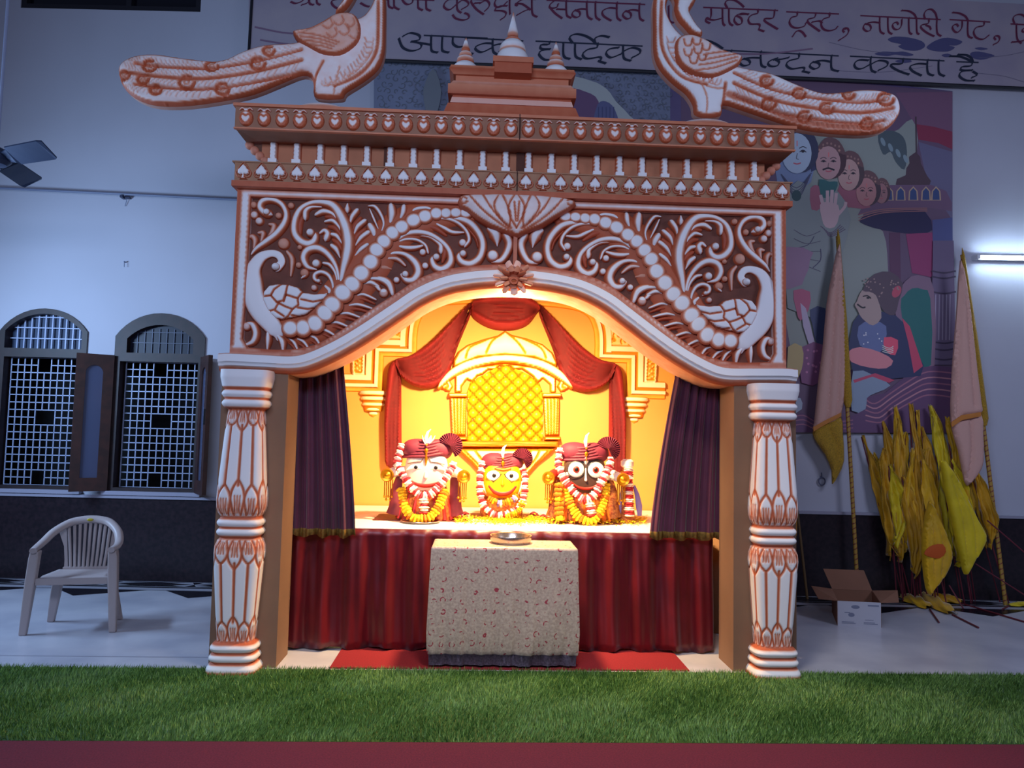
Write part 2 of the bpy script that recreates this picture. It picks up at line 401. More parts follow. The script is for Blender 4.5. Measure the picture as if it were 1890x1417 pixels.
for wi in (0, 1):
    x0, x1 = wx[2*wi], wx[2*wi+1]; lp = WH[wi]; zs = zspr+(.03 if wi == 0 else 0); zt = ztop+(.02 if wi == 0 else 0)
    root = WF.empty('window_%d' % (wi+1)); tag(root, kind='structure')
    t = .055; zm = at(290, 652)[1]; zm2 = at(290, 668)[1]
    if wi == 0: zm += .02; zm2 += .02
    mb = MB()
    hl = [(x0+t, zbot+.03), (x1-t, zbot+.03), (x1-t, zm2), (x0+t, zm2)]
    tt = .05 if wi == 0 else .11
    a2 = arch_loop(x0+tt, x1-tt, zm, zs+ (.0 if wi == 0 else -.02), zt-tt)
    mb.relief(lp, -.015, 0, 0, .3, holes=[hl, a2], back=.10); mb.build('window_frame', WOOD, root, smooth=False)
    grille(x0+t+.02, x1-t-.0, zbot+.03, zm2, root)
    if wi == 0:
        mb = MB(); nn = 10
        cx = (x0+x1)/2; rx = (x1-x0)/2-tt; 
        for k in range(1, nn+1):
            xx = x0+tt+(x1-x0-2*tt)*k/(nn+1); hh = zs+(zt-tt-zs)*math.sqrt(max(0, 1-((xx-cx)/rx)**2))
            mb.box((xx-.006, .06, zm), (xx+.006, .07, hh))
        for k in range(1, 4):
            zz = zm+k*.1; mb.box((x0+tt, .058, zz-.005), (x1-tt, .07, zz+.005))
        mb.build('fanlight_grille', STEEL, root, smooth=False)
        mb = MB(); mb.relief(a2, .09, 0, 0, .3); mb.build('pane', mat('bluish_glass', '2C3C58', .6), root, smooth=False)
    else:
        mb = MB(); mb.relief(a2, .05, 0, 0, .3); mb.build('pane', GLASSD, root, smooth=False)
        mb = MB()
        for k in range(1, 9): xx = x0+tt+(x1-x0-2*tt)*k/9; mb.box((xx-.003, .04, zm), (xx+.003, .045, zs+(zt-tt-zs)*.75*math.sqrt(max(0, 1-(k/4.5-1)**2))))
        for k in range(1, 3): zz = zm+k*.1; mb.box((x0+tt+.02, .04, zz-.003), (x1-tt-.02, .045, zz+.003))
        mb.build('fanlight_bars', mat('grey_bars', '4A5068', .5), root, smooth=False)
    mb = MB(); mb.box((x0-.03, -.05, zbot-.035), (x1+.03, .05, zbot)); mb.build('window_sill', mat('pale_stone', '9A98A8'), root, smooth=False)
    if wi == 1:
        def shutter(hx, ang, wd, nm='shutter'):
            z0, z1 = zbot-.0, zm2+.05
            mb = MB(); t2 = .085
            outer = [(0, z0), (wd, z0), (wd, z1), (0, z1)]
            inner = arch_loop(t2, wd-t2*.9, z0+.12, z1-.16, z1-.10, 8)
            mb.relief(outer, -.018, 0, 0, .3, holes=[inner], back=.018, backface=True)
            o = mb.build('shutter', WOOD2, root, smooth=False); o.location = (hx, -.03, 0); o.rotation_euler.z = ang
            mb = MB(); mb.relief(inner, -.004, 0, 0, .3, back=.004, backface=True); mb.build('pane', mat('shutter_glass', '4C5470', .15, spec=.8), o, smooth=False)
            mb = MB(); mb.box((wd-.03, -.03, (z0+z1)/2), (wd-.015, -.018, (z0+z1)/2+.14)); mb.build('shutter_latch', mat('black_metal', '15151A', .5), o, smooth=False)
        shutter(x0+.01, math.pi+.62, .30); shutter(x1-.01, -.95, .30)
    else:
        pass
# upper dark opening
root = WF.empty('window_3'); tag(root, kind='structure')
mb = MB(); mb.relief([(hx0, hz), (hx1, hz), (hx1, 6.0), (hx0, 6.0)], .01, 0, 0, .4, holes=[[(hx0+.05, hz+.05), (hx0+1, hz+.05), (hx0+1, 5.95), (hx0+.05, 5.95)], [(hx0+1.05, hz+.05), (hx1-.05, hz+.05), (hx1-.05, 5.95), (hx0+1.05, 5.95)]], back=.08)
mb.build('window_frame', mat('black_frame', '14141E', .6), root, smooth=False)
mb = MB(); mb.add([(hx0, .06, hz), (hx1, .06, hz), (hx1, .06, 6), (hx0, .06, 6)], [(0, 1, 2, 3)]); mb.build('pane', mat('night_glass', '0C0E1A', .15), root, smooth=False)
# ------------------------------------------------------------------ carpets
mb = MB(); mb.box((-9, -1.0, 0), (9, 3.44, .008)); o = mb.build('carpet', mat('red_carpet', '701A30', .95, col2='5E1428', nscale=120, bump=.4, bscale=500), smooth=False)
tag(o, 'dark red carpet along the front of the grass', 'carpet')
a, b, c, d = [floor_pt(*q) for q in ((613, 1236), (1270, 1240), (1240, 1190), (633, 1190))]
mb = MB(); mb.box((-.83, 4.49, 0), (1.31, 5.15, .008)); o = mb.build('carpet', mat('red_runner', '8C1420', .95, col2='7A101A', nscale=120), smooth=False)
tag(o, 'bright red carpet piece under the small covered table', 'carpet')
# ------------------------------------------------------------------ artificial grass
def grass():
    x0, x1, y0, y1 = -3.9, 4.4, 3.452, 4.465; N = 150000
    X = RNG.uniform(x0, x1, N); Y = RNG.uniform(y0, y1, N); A = RNG.uniform(0, 6.283, N); Hh = RNG.uniform(.018, .034, N); Wd = .0026
    L = RNG.uniform(.004, .02, N); LA = RNG.uniform(0, 6.283, N)
    # the pile lies in soft patches
    LA = np.where(RNG.random(N) < .6, 1.2*np.sin(X*3.1+Y*5)+np.sin(X*7.7-Y*9), LA)
    B = np.stack([X, Y, np.zeros(N)], 1); s = np.stack([np.cos(A)*Wd, np.sin(A)*Wd, np.zeros(N)], 1)
    T = B+np.stack([np.cos(LA)*L, np.sin(LA)*L, Hh], 1)
    V = np.empty((N*3, 3)); V[0::3] = B-s; V[1::3] = B+s; V[2::3] = T
    V = np.concatenate([V, [(x0, y0, .004), (x1, y0, .004), (x1, y1, .004), (x0, y1, .004)]])
    me = bpy.data.meshes.new('grass_mat'); me.vertices.add(len(V)); me.vertices.foreach_set('co', V.ravel())
    nl = N*3+4; me.loops.add(nl); me.loops.foreach_set('vertex_index', np.arange(nl, dtype=np.int32))
    me.polygons.add(N+1); me.polygons.foreach_set('loop_start', np.arange(0, nl-1, 3, dtype=np.int32)[:N+1])
    me.update(calc_edges=True); me.validate()
    at_ = me.attributes.new('paint', 'FLOAT', 'POINT'); at_.data.foreach_set('value', np.concatenate([np.repeat(RNG.random(N), 3), [0, 0, 0, 0]]).astype(np.float32))
    me.materials.append(paintmat('plastic_grass', '34581F', '86AC56', .5, nz=.3))
    o = bpy.data.objects.new('grass_mat', me); COL.objects.link(o)
    tag(o, 'strip of green artificial grass laid across the front of the shrine', 'artificial grass', kind='stuff')
grass()
# ------------------------------------------------------------------ foam portal
CA = (430, 350, 7.0); CB = (680, 350, 6.3); CC = (430, 500, 6.3); CF = (0, 0, 1.)
def tr(crop, rows, off=0., fr=PF, ws=1.7):
    """traced rows (x, y[, width]) of a zoomed crop -> local metres on the plane at depth off"""
    k = 4.5/FPX; out = []
    for q in rows:
        p = fr.at(crop[0]+q[0]/crop[2], crop[1]+q[1]/crop[2], off)
        out.append((p[0], p[1]) if len(q) < 3 else (p[0], p[1], q[2]/crop[2]*k*ws))
    return out
def dens(pts, widths):
    n = len(pts); m = len(widths)
    return [(p[0], p[1], float(np.interp(i/(n-1)*(m-1), range(m), widths))) for i, p in enumerate(pts)]
portal = PF.empty('portal_arch', label='white and terracotta carved foam arch panel spanning the two pillars', cat='arch')
xl = -1.705
rim_c = [(-60+430-0, 0)]
RIMT = [(413, 655), (430, 653), (493, 657), (541, 659), (573, 653), (620, 632), (668, 603), (730, 559), (775, 529), (823, 510), (870, 501), (915, 498), (953, 498)]
RIMB = [(413, 675), (430, 675), (493, 677), (541, 679), (573, 673), (620, 652), (668, 625), (730, 586), (775, 557), (823, 536), (870, 527), (915, 523), (953, 523)]
def half(rows, off=0.): return [(min(p[0], 0), p[1]) for p in tr(CF, rows, off)]
rt = half(RIMT); rt[-1] = (0, rt[-1][1]); rb = half(RIMB); rb[-1] = (0, rb[-1][1])
zt = 2.885
def mir(pts): return [(-p[0], *p[1:]) for p in reversed(pts)]
# board (ground of the carving) with thickness
bl = [p for p in smoothpath(rt[1:], 5)]
bl[0] = (xl, bl[0][1])
low = [tuple(p) for p in bl]+[tuple(p) for p in mir(bl[:-1])]
mb = MB()
mb.relief([(xl, zt)]+low+[(-xl, zt)], .045, 0, 0, .08, back=.30, mis=1, backface=True)
mb.build('carved_ground', [RECESS, TAN], portal)
# border of the carving: white strip between terracotta edges, around the recess
recess_l = half([(454, 362), (452, 560), (447, 624), (456, 641), (500, 645), (530, 645), (557, 642), (589, 633), (636, 605), (684, 571), (730, 542), (775, 513), (823, 497), (870, 491), (910, 488), (953, 487)])
recess_l[0] = (recess_l[1][0]+.004, recess_l[0][1])
inn = [(q[0], q[1]) for q in recess_l]; inn[-1] = (0, inn[-1][1])
inn_s = [inn[0], inn[1], inn[2], inn[3]]+[tuple(p) for p in smoothpath(inn[3:], 4)][1:]
hole = inn_s[:-1]+[(0, inn[-1][1])]+mir(inn_s[:-1])
outl = [(xl, zt)]+low+[(-xl, zt)]
stripw = .04
gr = [([(hole[i][0], hole[i][1]) for i in range(len(hole))]+[hole[0]], .010, 0, 1)]
gr += [([(xl+.012, zt), (xl+.005, 1.9)], .016, .004, 1), ([(-xl-.012, zt), (-xl-.005, 1.9)], .016, .004, 1), ([(xl, zt-.012), (-xl, zt-.012)], .028, .004, 1)]
gr += [([(p[0], p[1]+.018) for p in low], .020, .004, .75)]
mb = MB(); mb.relief(outl, 0, 0, 0, .016, grooves=gr, holes=[hole], back=.05, mis=0)
mb.build('carving_border', FOAM, portal)
# the white moulding that follows the arch
cen = [((a[0]+b[0])/2, (a[1]+b[1])/2) for a, b in zip(rt, rb)]
cs = [tuple(p) for p in smoothpath(cen, 6)]; cs[0] = (xl-.05, cs[0][1])
path = cs+mir(cs[:-1])
path = [(p[0], p[1]) for p in path]
prof = [(.040, -.02, 1), (.038, .035, .9), (.030, .052, 0), (-.012, .056, 0), (-.020, .044, .1), (-.034, .042, 0), (-.040, .030, .6), (-.060, .022, 1), (-.072, .0, 1), (-.072, -.02, .5), (-.072, -.30, .4), (.03, -.30, .4)]
mb = MB(); mb.sweep(prof[::-1], path, 0.0)
mb.build('arch_moulding', FOAM, portal, ang=50)
# --- carved scrollwork, traced on the left half and mirrored to the right half
Y0 = .045
def both(o):
    c = o.copy(); COL.objects.link(c); c.scale.x = -1; c.parent = o.parent
    for k in kids(o):
        kk = k.copy(); COL.objects.link(kk); kk.parent = c
    return o
def scroll(crop, pts, wid, h=.042, name='scroll', ball=None, flat=False, mt=None, ws=1.95, base=0.):
    mb = MB(); mb.ridge(tr(crop, dens(pts, wid), .02, ws=ws), Y0, h, flat=flat, base=base)
    if ball:
        q = tr(crop, [(ball[0], ball[1], ball[2]*2)], .02, ws=1.35)[0]; mb.dome(q[0], q[1], q[2]/2, q[2]/2, Y0-.01, h+.006)
    return both(mb.build(name, mt or FOAM, portal))
def bud(crop, x, y, rx, rz=None, ang=0, h=.035, base=0., name='bud'):
    q = tr(crop, [(x, y, rx*2)], .02, ws=1.5)[0]; mb = MB(); mb.dome(q[0], q[1], q[2]/2, q[2]/2*((rz or rx)/rx), Y0, h, ang, base=base)
    return both(mb.build(name, FOAM, portal))
scroll(CA, [(440, 300), (390, 280), (345, 220), (370, 150), (460, 120), (560, 140), (640, 200), (685, 310), (660, 430), (560, 560), (430, 660), (300, 750), (235, 820)], [70, 60, 55, 55, 55, 50, 50, 50, 60, 60, 55, 40, 20], ball=(440, 292, 40))
scroll(CA, [(1020, 560), (1060, 590), (1040, 660), (960, 695), (860, 650), (790, 540), (800, 380), (870, 240), (1000, 165), (1150, 155), (1290, 200), (1390, 330), (1460, 500), (1490, 680), (1470, 850), (1430, 1000), (1390, 1190)], [45, 55, 60, 70, 70, 65, 60, 50, 45, 60, 75, 85, 95, 100, 90, 70, 40], ball=(1005, 558, 46), h=.048)
scroll(CA, [(1060, 1020), (960, 990), (910, 880), (960, 780), (1080, 750), (1190, 800), (1280, 900), (1340, 1020), (1370, 1180)], [20, 50, 62, 66, 66, 60, 50, 40, 30], ball=(1080, 955, 48))
scroll(CA, [(1110, 1190), (1055, 1150), (1060, 1090), (1140, 1060), (1230, 1100), (1280, 1190), (1295, 1280)], [30, 40, 40, 40, 40, 34, 28], ball=(1108, 1180, 24), h=.034)
scroll(CA, [(1130, 545), (1180, 520), (1220, 560), (1205, 610)], [30, 45, 55, 60], h=.034)
for p, wd in (([(1080, 310), (1170, 275), (1290, 310), (1370, 420)], [50, 66, 45, 20]), ([(1195, 405), (1290, 400), (1370, 480), (1405, 560)], [36, 56, 40, 20]), ([(1290, 575), (1345, 600), (1405, 690)], [55, 60, 20]), ([(1285, 725), (1335, 770), (1375, 865)], [60, 66, 20]),
    ([(930, 350), (940, 270), (1010, 220), (1130, 215)], [60, 60, 40, 20]),
    ([(1475, 185), (1475, 245)], [30, 70]), ([(1590, 275), (1535, 350), (1510, 430)], [66, 60, 20]), ([(1690, 405), (1610, 475), (1560, 570)], [60, 60, 20]), ([(1735, 555), (1650, 620), (1580, 710)], [66, 60, 20]), ([(1725, 715), (1650, 770), (1570, 850)], [60, 60, 20]),
    ([(1780, 475), (1815, 540), (1825, 620)], [85, 85, 30]), ([(1175, 945), (1250, 970), (1315, 1060), (1345, 1180)], [40, 50, 40, 25])):
    scroll(CA, p, wd, name='feather', h=.036, ws=1.5)
# warm brown undersides between the feathers
for p in ([(1640, 360), (1570, 450), (1530, 560)], [(1700, 500), (1600, 590), (1560, 680)], [(1740, 640), (1640, 710), (1560, 800)], [(1200, 340), (1300, 350), (1390, 460)], [(1240, 470), (1320, 490), (1400, 600)], [(1290, 640), (1350, 680), (1400, 770)], [(860, 560), (860, 420), (930, 290)]):
    scroll(CA, p, [40, 60, 30], name='brown_feather', h=.022, ws=1.4, mt=ORANGE)
for x, y, r in ((262, 190, 34), (272, 320, 40), (335, 400, 40), (585, 330, 32), (650, 690, 55), (745, 200, 32), (845, 970, 30), (920, 1070, 42), (860, 740, 26)): bud(CA, x, y, r, base=.55 if r != 40 else .2)
for p in ([(205, 605), (250, 600), (280, 650), (262, 745)], [(335, 550), (385, 560), (355, 665)], [(475, 440), (525, 460), (500, 545), (440, 610)], [(700, 800), (760, 900), (740, 1100)]):
    scroll(CA, p, [30, 45, 45, 20], name='leaf_curl', h=.03, base=.4)
# stalk with overlapping scales
SP = [(860, 391, 8), (841, 391, 8), (823, 392, 8.5), (805, 392.5, 9.5), (784, 398, 10.5), (763, 405.5, 11), (741, 418, 11), (724, 429, 11.5), (708.5, 445, 12), (695, 461, 12.5), (684, 483, 13), (667, 504, 13.5), (650, 524, 14), (633, 540, 14.5), (614, 562, 14.5), (600, 578, 14.5), (582, 597, 14), (560, 605, 13), (537, 606, 12)]
scroll(CF, [(p[0], p[1], 1) for p in SP], [24, 30, 36, 38, 40, 40, 36, 28], name='stalk', h=.030, base=1.)
mb = MB()
for i, (x, y, r) in enumerate(SP):
    x2, y2 = SP[min(i+1, len(SP)-1)][:2]; x1, y1 = SP[max(i-1, 0)][:2]; a = math.atan2(-(y1-y2), x1-x2)
    q = tr(CF, [(x, y, r*2)], 0, ws=1)[0]; sp_ = math.hypot(x1-x2, y1-y2)/(2 if 0 < i < len(SP)-1 else 1)*4.5/FPX*.56; mb.dome(q[0], q[1], sp_*1.34, q[2]/2*1.42, Y0-.024-.0016*i, .014, a, rim=.60)
both(mb.build('stalk_scales', FOAM, portal))
B = lambda p, wd, **k: scroll(CB, p, wd, **k)
B([(0, 185), (80, 200), (150, 300), (178, 400), (145, 500)], [20, 45, 45, 35, 20], name='leaf', ws=1.4)
B([(15, 225), (60, 330), (110, 445)], [20, 36, 20], name='leaf', ws=1.4)
B([(265, 205), (272, 290), (245, 410)], [60, 66, 20], name='leaf'); B([(410, 210), (400, 270), (365, 340)], [50, 50, 20], name='leaf')
B([(490, 260), (560, 218), (680, 210), (770, 240)], [20, 35, 35, 20], name='leaf', h=.03)
B([(300, 625), (400, 530), (540, 490), (700, 510), (840, 590), (930, 690), (960, 800), (930, 880), (850, 925), (770, 890), (740, 810), (785, 775)], [20, 40, 50, 45, 42, 45, 55, 62, 62, 55, 45, 35], ball=(790, 785, 36))
B([(540, 515), (700, 535), (790, 590), (838, 640), (842, 695)], [20, 34, 34, 40, 50], name='leaf', h=.03)
B([(320, 615), (430, 575), (560, 580), (660, 640), (690, 720)], [15, 28, 28, 28, 24], name='leaf', h=.03); B([(325, 640), (430, 668), (540, 668), (640, 640)], [15, 40, 40, 20], name='leaf', h=.03)
B([(190, 765), (300, 730), (430, 750), (540, 840), (580, 950), (530, 1040), (450, 1050), (400, 1000)], [20, 30, 42, 60, 65, 62, 52, 45], ball=(430, 985, 36))
B([(195, 795), (330, 800), (420, 870)], [18, 36, 24], name='leaf', h=.03, base=.3); B([(60, 935), (160, 895), (255, 912)], [15, 55, 15], name='leaf', h=.025, base=.6)
for x, y, r in ((660, 880, 32), (325, 1045, 30), (175, 1190, 38), (630, 722, 32), (1095, 612, 36)): bud(CB, x, y, r)
B([(0, 1030), (130, 1040), (230, 1100), (272, 1205)], [30, 44, 44, 30]); B([(0, 1090), (80, 1110), (120, 1150)], [30, 34, 34], name='leaf', h=.03)
B([(640, 370), (800, 332), (930, 340), (1050, 390), (1140, 480), (1170, 580), (1130, 645)], [15, 30, 34, 34, 34, 34, 28], h=.034); B([(760, 372), (880, 440), (980, 490), (1110, 490)], [15, 36, 36, 18], name='leaf', h=.03)
B([(940, 325), (1080, 340), (1200, 400), (1300, 530), (1330, 660), (1290, 790), (1190, 860), (1090, 840), (1050, 775), (1095, 730)], [20, 50, 60, 58, 56, 60, 62, 56, 48, 40], ball=(1100, 745, 36))
B([(1150, 440), (1245, 560), (1275, 660)], [15, 20, 15], name='brown_feather', h=.03, mt=ORANGE); B([(880, 620), (890, 720), (860, 830)], [20, 40, 20], name='brown_feather', h=.02, mt=ORANGE)
B([(1420, 460), (1480, 520), (1498, 640)], [50, 90, 15], name='leaf'); B([(1450, 830), (1540, 820), (1610, 730), (1640, 620), (1600, 520)], [30, 50, 56, 60, 60], ball=(1445, 768, 58))
B([(600, 420), (760, 430), (900, 520)], [20, 40, 20], name='brown_feather', h=.02, mt=ORANGE)
Cc = lambda p, wd, **k: scroll(CC, p, wd, **k)
for p in ([(1410, 290), (1520, 272), (1650, 325)], [(1310, 405), (1450, 388), (1610, 432)], [(1210, 505), (1330, 490), (1470, 535)], [(1120, 610), (1210, 597), (1335, 645)], [(1000, 690), (1080, 690), (1195, 755)], [(880, 750), (960, 780), (1010, 860)], [(740, 785), (820, 820), (875, 895)], [(645, 780), (710, 830), (745, 905)]):
    Cc(p, [18, 44, 30], name='feather', h=.034, ws=1.4)
    Cc([(q[0]-10, q[1]+50) for q in p], [14, 34, 20], name='brown_feather', h=.022, ws=1.4, mt=ORANGE)
Cc([(400, 690), (410, 790), (397, 895)], [20, 46, 24], name='feather'); Cc([(500, 735), (570, 810), (578, 905)], [20, 50, 30], name='feather')
Cc([(1500, 150), (1600, 133), (1680, 170)], [20, 44, 30], name='leaf'); Cc([(1570, 100), (1700, 88), (1810, 140), (1850, 250)], [20, 50, 56, 40])
bud(CC, 1750, 252, 40, base=.4); bud(CC, 155, 640, 38, base=.3); bud(CC, 940, 192, 28, base=.3)
Cc([(160, 600), (230, 625), (265, 720), (230, 820), (120, 862)], [20, 50, 52, 48, 20])
Cc([(1080, 180), (1122, 230), (1080, 300)], [30, 42, 15], name='leaf_curl', h=.03); Cc([(815, 0), (835, 40), (800, 70)], [30, 40, 20], name='leaf_curl', h=.03)
# carved peacock: neck and body, then the scaled wing
mb = MB(); mb.ridge(tr(CF, [(511, 493, 13), (519, 482, 12), (513, 470, 12), (498, 467, 12), (480, 475, 17), (467, 496, 23), (465, 520, 31), (468, 546, 33), (479, 572, 32), (497, 594, 29), (511, 612, 23), (514, 622, 12)], .02, ws=1.25), Y0, .045, flat=True, n=9, rim=.78)
q = tr(CF, [(509, 492, 1)], .02)[0]; mb.dome(q[0], q[1], .028, .026, Y0-.006, .05, rim=.75)
pk = mb.build('carved_peacock', FOAM, portal)
wing = tr(CC, [(345, 340), (355, 240), (420, 165), (530, 145), (660, 155), (770, 190), (820, 245), (950, 262), (1060, 255), (1130, 240), (1090, 330), (960, 440), (860, 520), (720, 550), (580, 575), (500, 562), (410, 480)], .02)
gl = [[(380, 300), (450, 290), (490, 220), (570, 160)], [(450, 290), (520, 370), (590, 350), (620, 280), (645, 160)], [(410, 480), (500, 450), (540, 375)], [(520, 370), (620, 420), (700, 450), (650, 530), (610, 560)], [(620, 280), (760, 325), (820, 245)], [(760, 325), (770, 400), (700, 450)], [(500, 465), (600, 530)], [(800, 335), (940, 365), (1070, 340)], [(760, 430), (880, 450), (980, 430)], [(690, 520), (800, 540), (870, 515)], [(620, 290), (600, 360)]]
mb = MB(); mb.relief(wing, Y0, .05, .02, .006, grooves=[(tr(CC, g, .02), .0055, .012, 1) for g in gl], rim=.006, back=Y0+.005)
mb.build('wing', FOAM, pk)
both(pk)
# lotus bracket under the cornice at the centre, hanging down in front of the seam
lot = [(845, 372), (850, 361), (870, 358), (910, 357), (953, 358), (1000, 360), (1040, 364), (1060, 369), (1064, 378), (1050, 388), (1022, 404), (1000, 418), (975, 428), (956, 437), (935, 430), (905, 418), (882, 404), (862, 388), (850, 382)]
lp = tr(CF, lot, -.03); cx0 = tr(CF, [(953, 400)], -.03)[0][0]
lp = [(p[0]-cx0, p[1]) for p in lp]
gl = []
for x0, w in ((953, 14), (924, 12), (983, 12)):
    for sg in (-1, 1): gl.append([(x0+sg*4, 363), (x0+sg*w, 383), (x0+sg*w*.9+(953-x0)*.25, 402), (x0+(953-x0)*.55, 424)])
gl += [[(868, 364), (886, 386), (912, 408), (946, 430)], [(1040, 367), (1022, 389), (996, 410), (960, 431)], [(892, 362), (904, 384), (924, 408), (944, 424)], [(1016, 365), (1004, 387), (982, 410), (962, 424)], [(949, 376), (952, 412)], [(958, 376), (955, 412)], [(862, 370), (856, 366), (851, 371), (855, 378), (863, 376)], [(1046, 373), (1053, 370), (1059, 375), (1054, 382), (1047, 379)]]
gl = [([(a[0]-cx0, a[1]) for a in tr(CF, smoothpath(g, 3), -.03)], .006, .012, .9) for g in gl]
mb = MB(); mb.relief(lp, -.02, .07, .09, .008, grooves=gl, rim=.010, back=.05, base=.22)
mb.build('lotus_bracket', FOAM, portal)
mb = MB(); mb.box((-.012, -.012, 2.30), (.012, .04, 2.63), paint=.8)
mb.build('centre_joint', FOAM, portal, smooth=False)
# flower on the crown of the arch
zc = tr(CF, [(948, 513)], -.1)[0]; mb = MB()
mb.ball((zc[0], -.06, zc[1]-.02), .075, paint=.75, sc=(1, .6, .75))
for ringr, n, tl, ps in ((.055, 9, .35, .5), (.085, 11, .1, .1)):
    for k in range(n):
        a = 2*math.pi*k/n+ringr*9; ca, sa = math.cos(a), math.sin(a)
        c = Vector((zc[0]+ca*ringr*.55, -.075, zc[1]+sa*ringr*.5)); e = Vector((zc[0]+ca*ringr*1.35, -.10-tl*.05, zc[1]+sa*ringr*1.15))
        pts = [c, c.lerp(e, .5)+Vector((0, -.02, 0)), e, e+Vector((ca*.008, .012, sa*.008))]
        mb.tube(pts, [.012, .024, .022, .004], 8, paint=ps+(.35 if k % 3 == 0 else 0), flat=.55)
mb.tube([(zc[0]+.02*math.cos(a), -.135, zc[1]-.025+.016*math.sin(a)) for a in np.linspace(0, 6.283, 13)], .008, 6, paint=.9, cap=False)
mb.build('crown_flower', FOAMO, portal)
# ------------------------------------------------------------------ cornice
corn = PF.empty('cornice', label='long terracotta cornice with rows of heart, baluster and spade ornaments', cat='cornice')
zs0, zs1 = 2.885, 3.005; zb1 = 3.17; zh0, zh1 = 3.145, 3.285
mb = MB(); mb.box((xl-.02, -.055, zs0-.03), (-xl+.02, .30, zs0+.004), paint=.85); mb.box((xl-.005, -.05, zs0), (-xl+.005, .30, zs1), 1)
for a in (0,): mb.box((xl-.02, -.058, zs1-.004), (-xl+.02, .28, zs1+.004), 1)
mb.build('spade_band', [FOAMO, mat('tan_foam', 'B08060', .75, noise=.15, nscale=6)], corn, smooth=False)
TF = MATS['tan_foam']
mb = MB(); mb.box((xl+.13, .02, zs1), (-xl-.13, .28, zb1)); mb.build('baluster_ground', mat('rust_foam', 'C47C58', .75, noise=.2, nscale=5), corn, smooth=False)
# sloped soffit under the hearts and the heart band
mb = MB()
fx = -xl+.02 -.0
hx = 1.635+.0
vs = [(-fx+.06, -.22, zh0), (fx-.06, -.22, zh0), (-xl-.13, .02, zb1-.02), (xl+.13, .02, zb1-.02), (-fx+.06, -.22, zh1), (fx-.06, -.22, zh1), (fx-.06, .3, zh1), (-fx+.06, .3, zh1), (-xl-.13, .3, zb1-.02), (xl+.13, .3, zb1-.02), (fx-.06, .3, zh0), (-fx+.06, .3, zh0)]
mb.add(vs, [(0, 3, 2, 1), (0, 1, 5, 4), (4, 5, 6, 7), (1, 2, 8, 10), (1, 10, 6, 5), (0, 11, 9, 3), (0, 4, 7, 11)])
mb.build('heart_band', mat('heart_ground', 'A07056', .75, noise=.2, nscale=6), corn, smooth=False)
mb = MB(); mb.box((-fx+.05, -.235, zh1-.012), (fx-.05, .3, zh1+.006), paint=.6); mb.box((-fx+.055, -.225, zh0-.004), (fx-.055, -.2, zh0+.004), paint=.5)
mb.build('top_fillet', FOAMO, corn, smooth=False)
# the end scallops of the cornice
for s in (-1, 1):
    mb = MB()
    for k in range(5):
        q = k/4; mb.ball((s*(1.56-.0*q+.09-.13*q), .02+.0*k, zh0-.01-.13*q), .028, paint=.7, n=6)
    mb.build('end_scallop', FOAM, corn)
mb = MB(); n = 16
mb.relief([(.040*math.cos(2*math.pi*k/20), .047*math.sin(2*math.pi*k/20)) for k in range(20)], 0, .022, .02, .006, rim=.010, back=.004,
          grooves=[([(0, -.034), (-.016, -.022), (-.028, -.004), (-.026, .014), (-.014, .020), (0, .010), (.014, .020), (.026, .014), (.028, -.004), (.016, -.022), (0, -.034)], .0055, .006, 1)], base=.15)
mb.dome(0, .046, .014, .011, 0, .02, base=.2)
for s in (-1, 1): mb.ridge([(s*.006, .05, .012), (s*.022, .056, .014), (s*.034, .048, .010)], 0, .016, base=.3)
h0 = mb.build('heart_ornament', FOAM, corn)
mb = MB()
sp = [(0, .052), (-.020, .030), (-.036, .008), (-.036, -.012), (-.022, -.022), (-.008, -.018), (-.010, -.032), (-.030, -.046), (.030, -.046), (.010, -.032), (.008, -.018), (.022, -.022), (.036, -.012), (.036, .008), (.020, .030)]
mb.relief(sp, 0, .024, .016, .006, rim=.0035, back=.004)
mb.ridge([(-.030, .016, .008), (-.044, -.004, .010), (-.034, -.028, .009), (-.012, -.030, .006)], 0, .012, base=.75)
mb.ridge([(.030, .016, .008), (.044, -.004, .010), (.034, -.028, .009), (.012, -.030, .006)], 0, .012, base=.75)
mb.ridge([(-.036, .012, .006), (-.018, .042, .007), (0, .060, .006), (.018, .042, .007), (.036, .012, .006)], 0, .012, base=.75)
s0 = mb.build('spade_ornament', FOAM, corn)
hz = (zh0+zh1)/2-.012
for i in range(32):
    o = h0 if i == 0 else h0.copy()
    if i: COL.objects.link(o)
    o.parent = corn; x = -1.60+3.20*i/31; o.location = (x, -.22, hz); o.scale = (1, 1, 1) if i % 3 else (1.05, 1, 1.03)
for i in range(32):
    o = s0 if i == 0 else s0.copy()
    if i: COL.objects.link(o)
    o.parent = corn; x = -1.655+3.31*i/31; o.location = (x, -.05, (zs0+zs1)/2-.004)
b0 = None
for i in range(22):
    x = -1.50+3.0*i/21
    if b0 is None:
        mb = MB(); mb.relief([(-.026, 0), (.026, 0), (.026, .15), (-.026, .15)], 0, .03, .02, .012, rim=.007, back=.01)
        mb.box((-.026, -.034, .004), (.026, .0, .036), paint=.0); mb.box((-.034, -.026, -.002), (.034, 0, .012), paint=.8)
        b0 = mb.build('baluster', FOAM, corn); o = b0
    else: o = b0.copy(); COL.objects.link(o)
    o.parent = corn; o.location = (x, .015, zs1+.005)
mb = MB(); mb.box((-.025, -.0, zs1), (.025, .03, zb1), paint=1); o = mb.build('gap_shade', mat('shaded_gap', '5A3428', .9), corn, smooth=False); o.location.x = -.80+0.0  # dark strip standing in for the shade of a gap between balusters
o2 = o.copy(); COL.objects.link(o2); o2.location.x = 0.02; o2.parent = corn
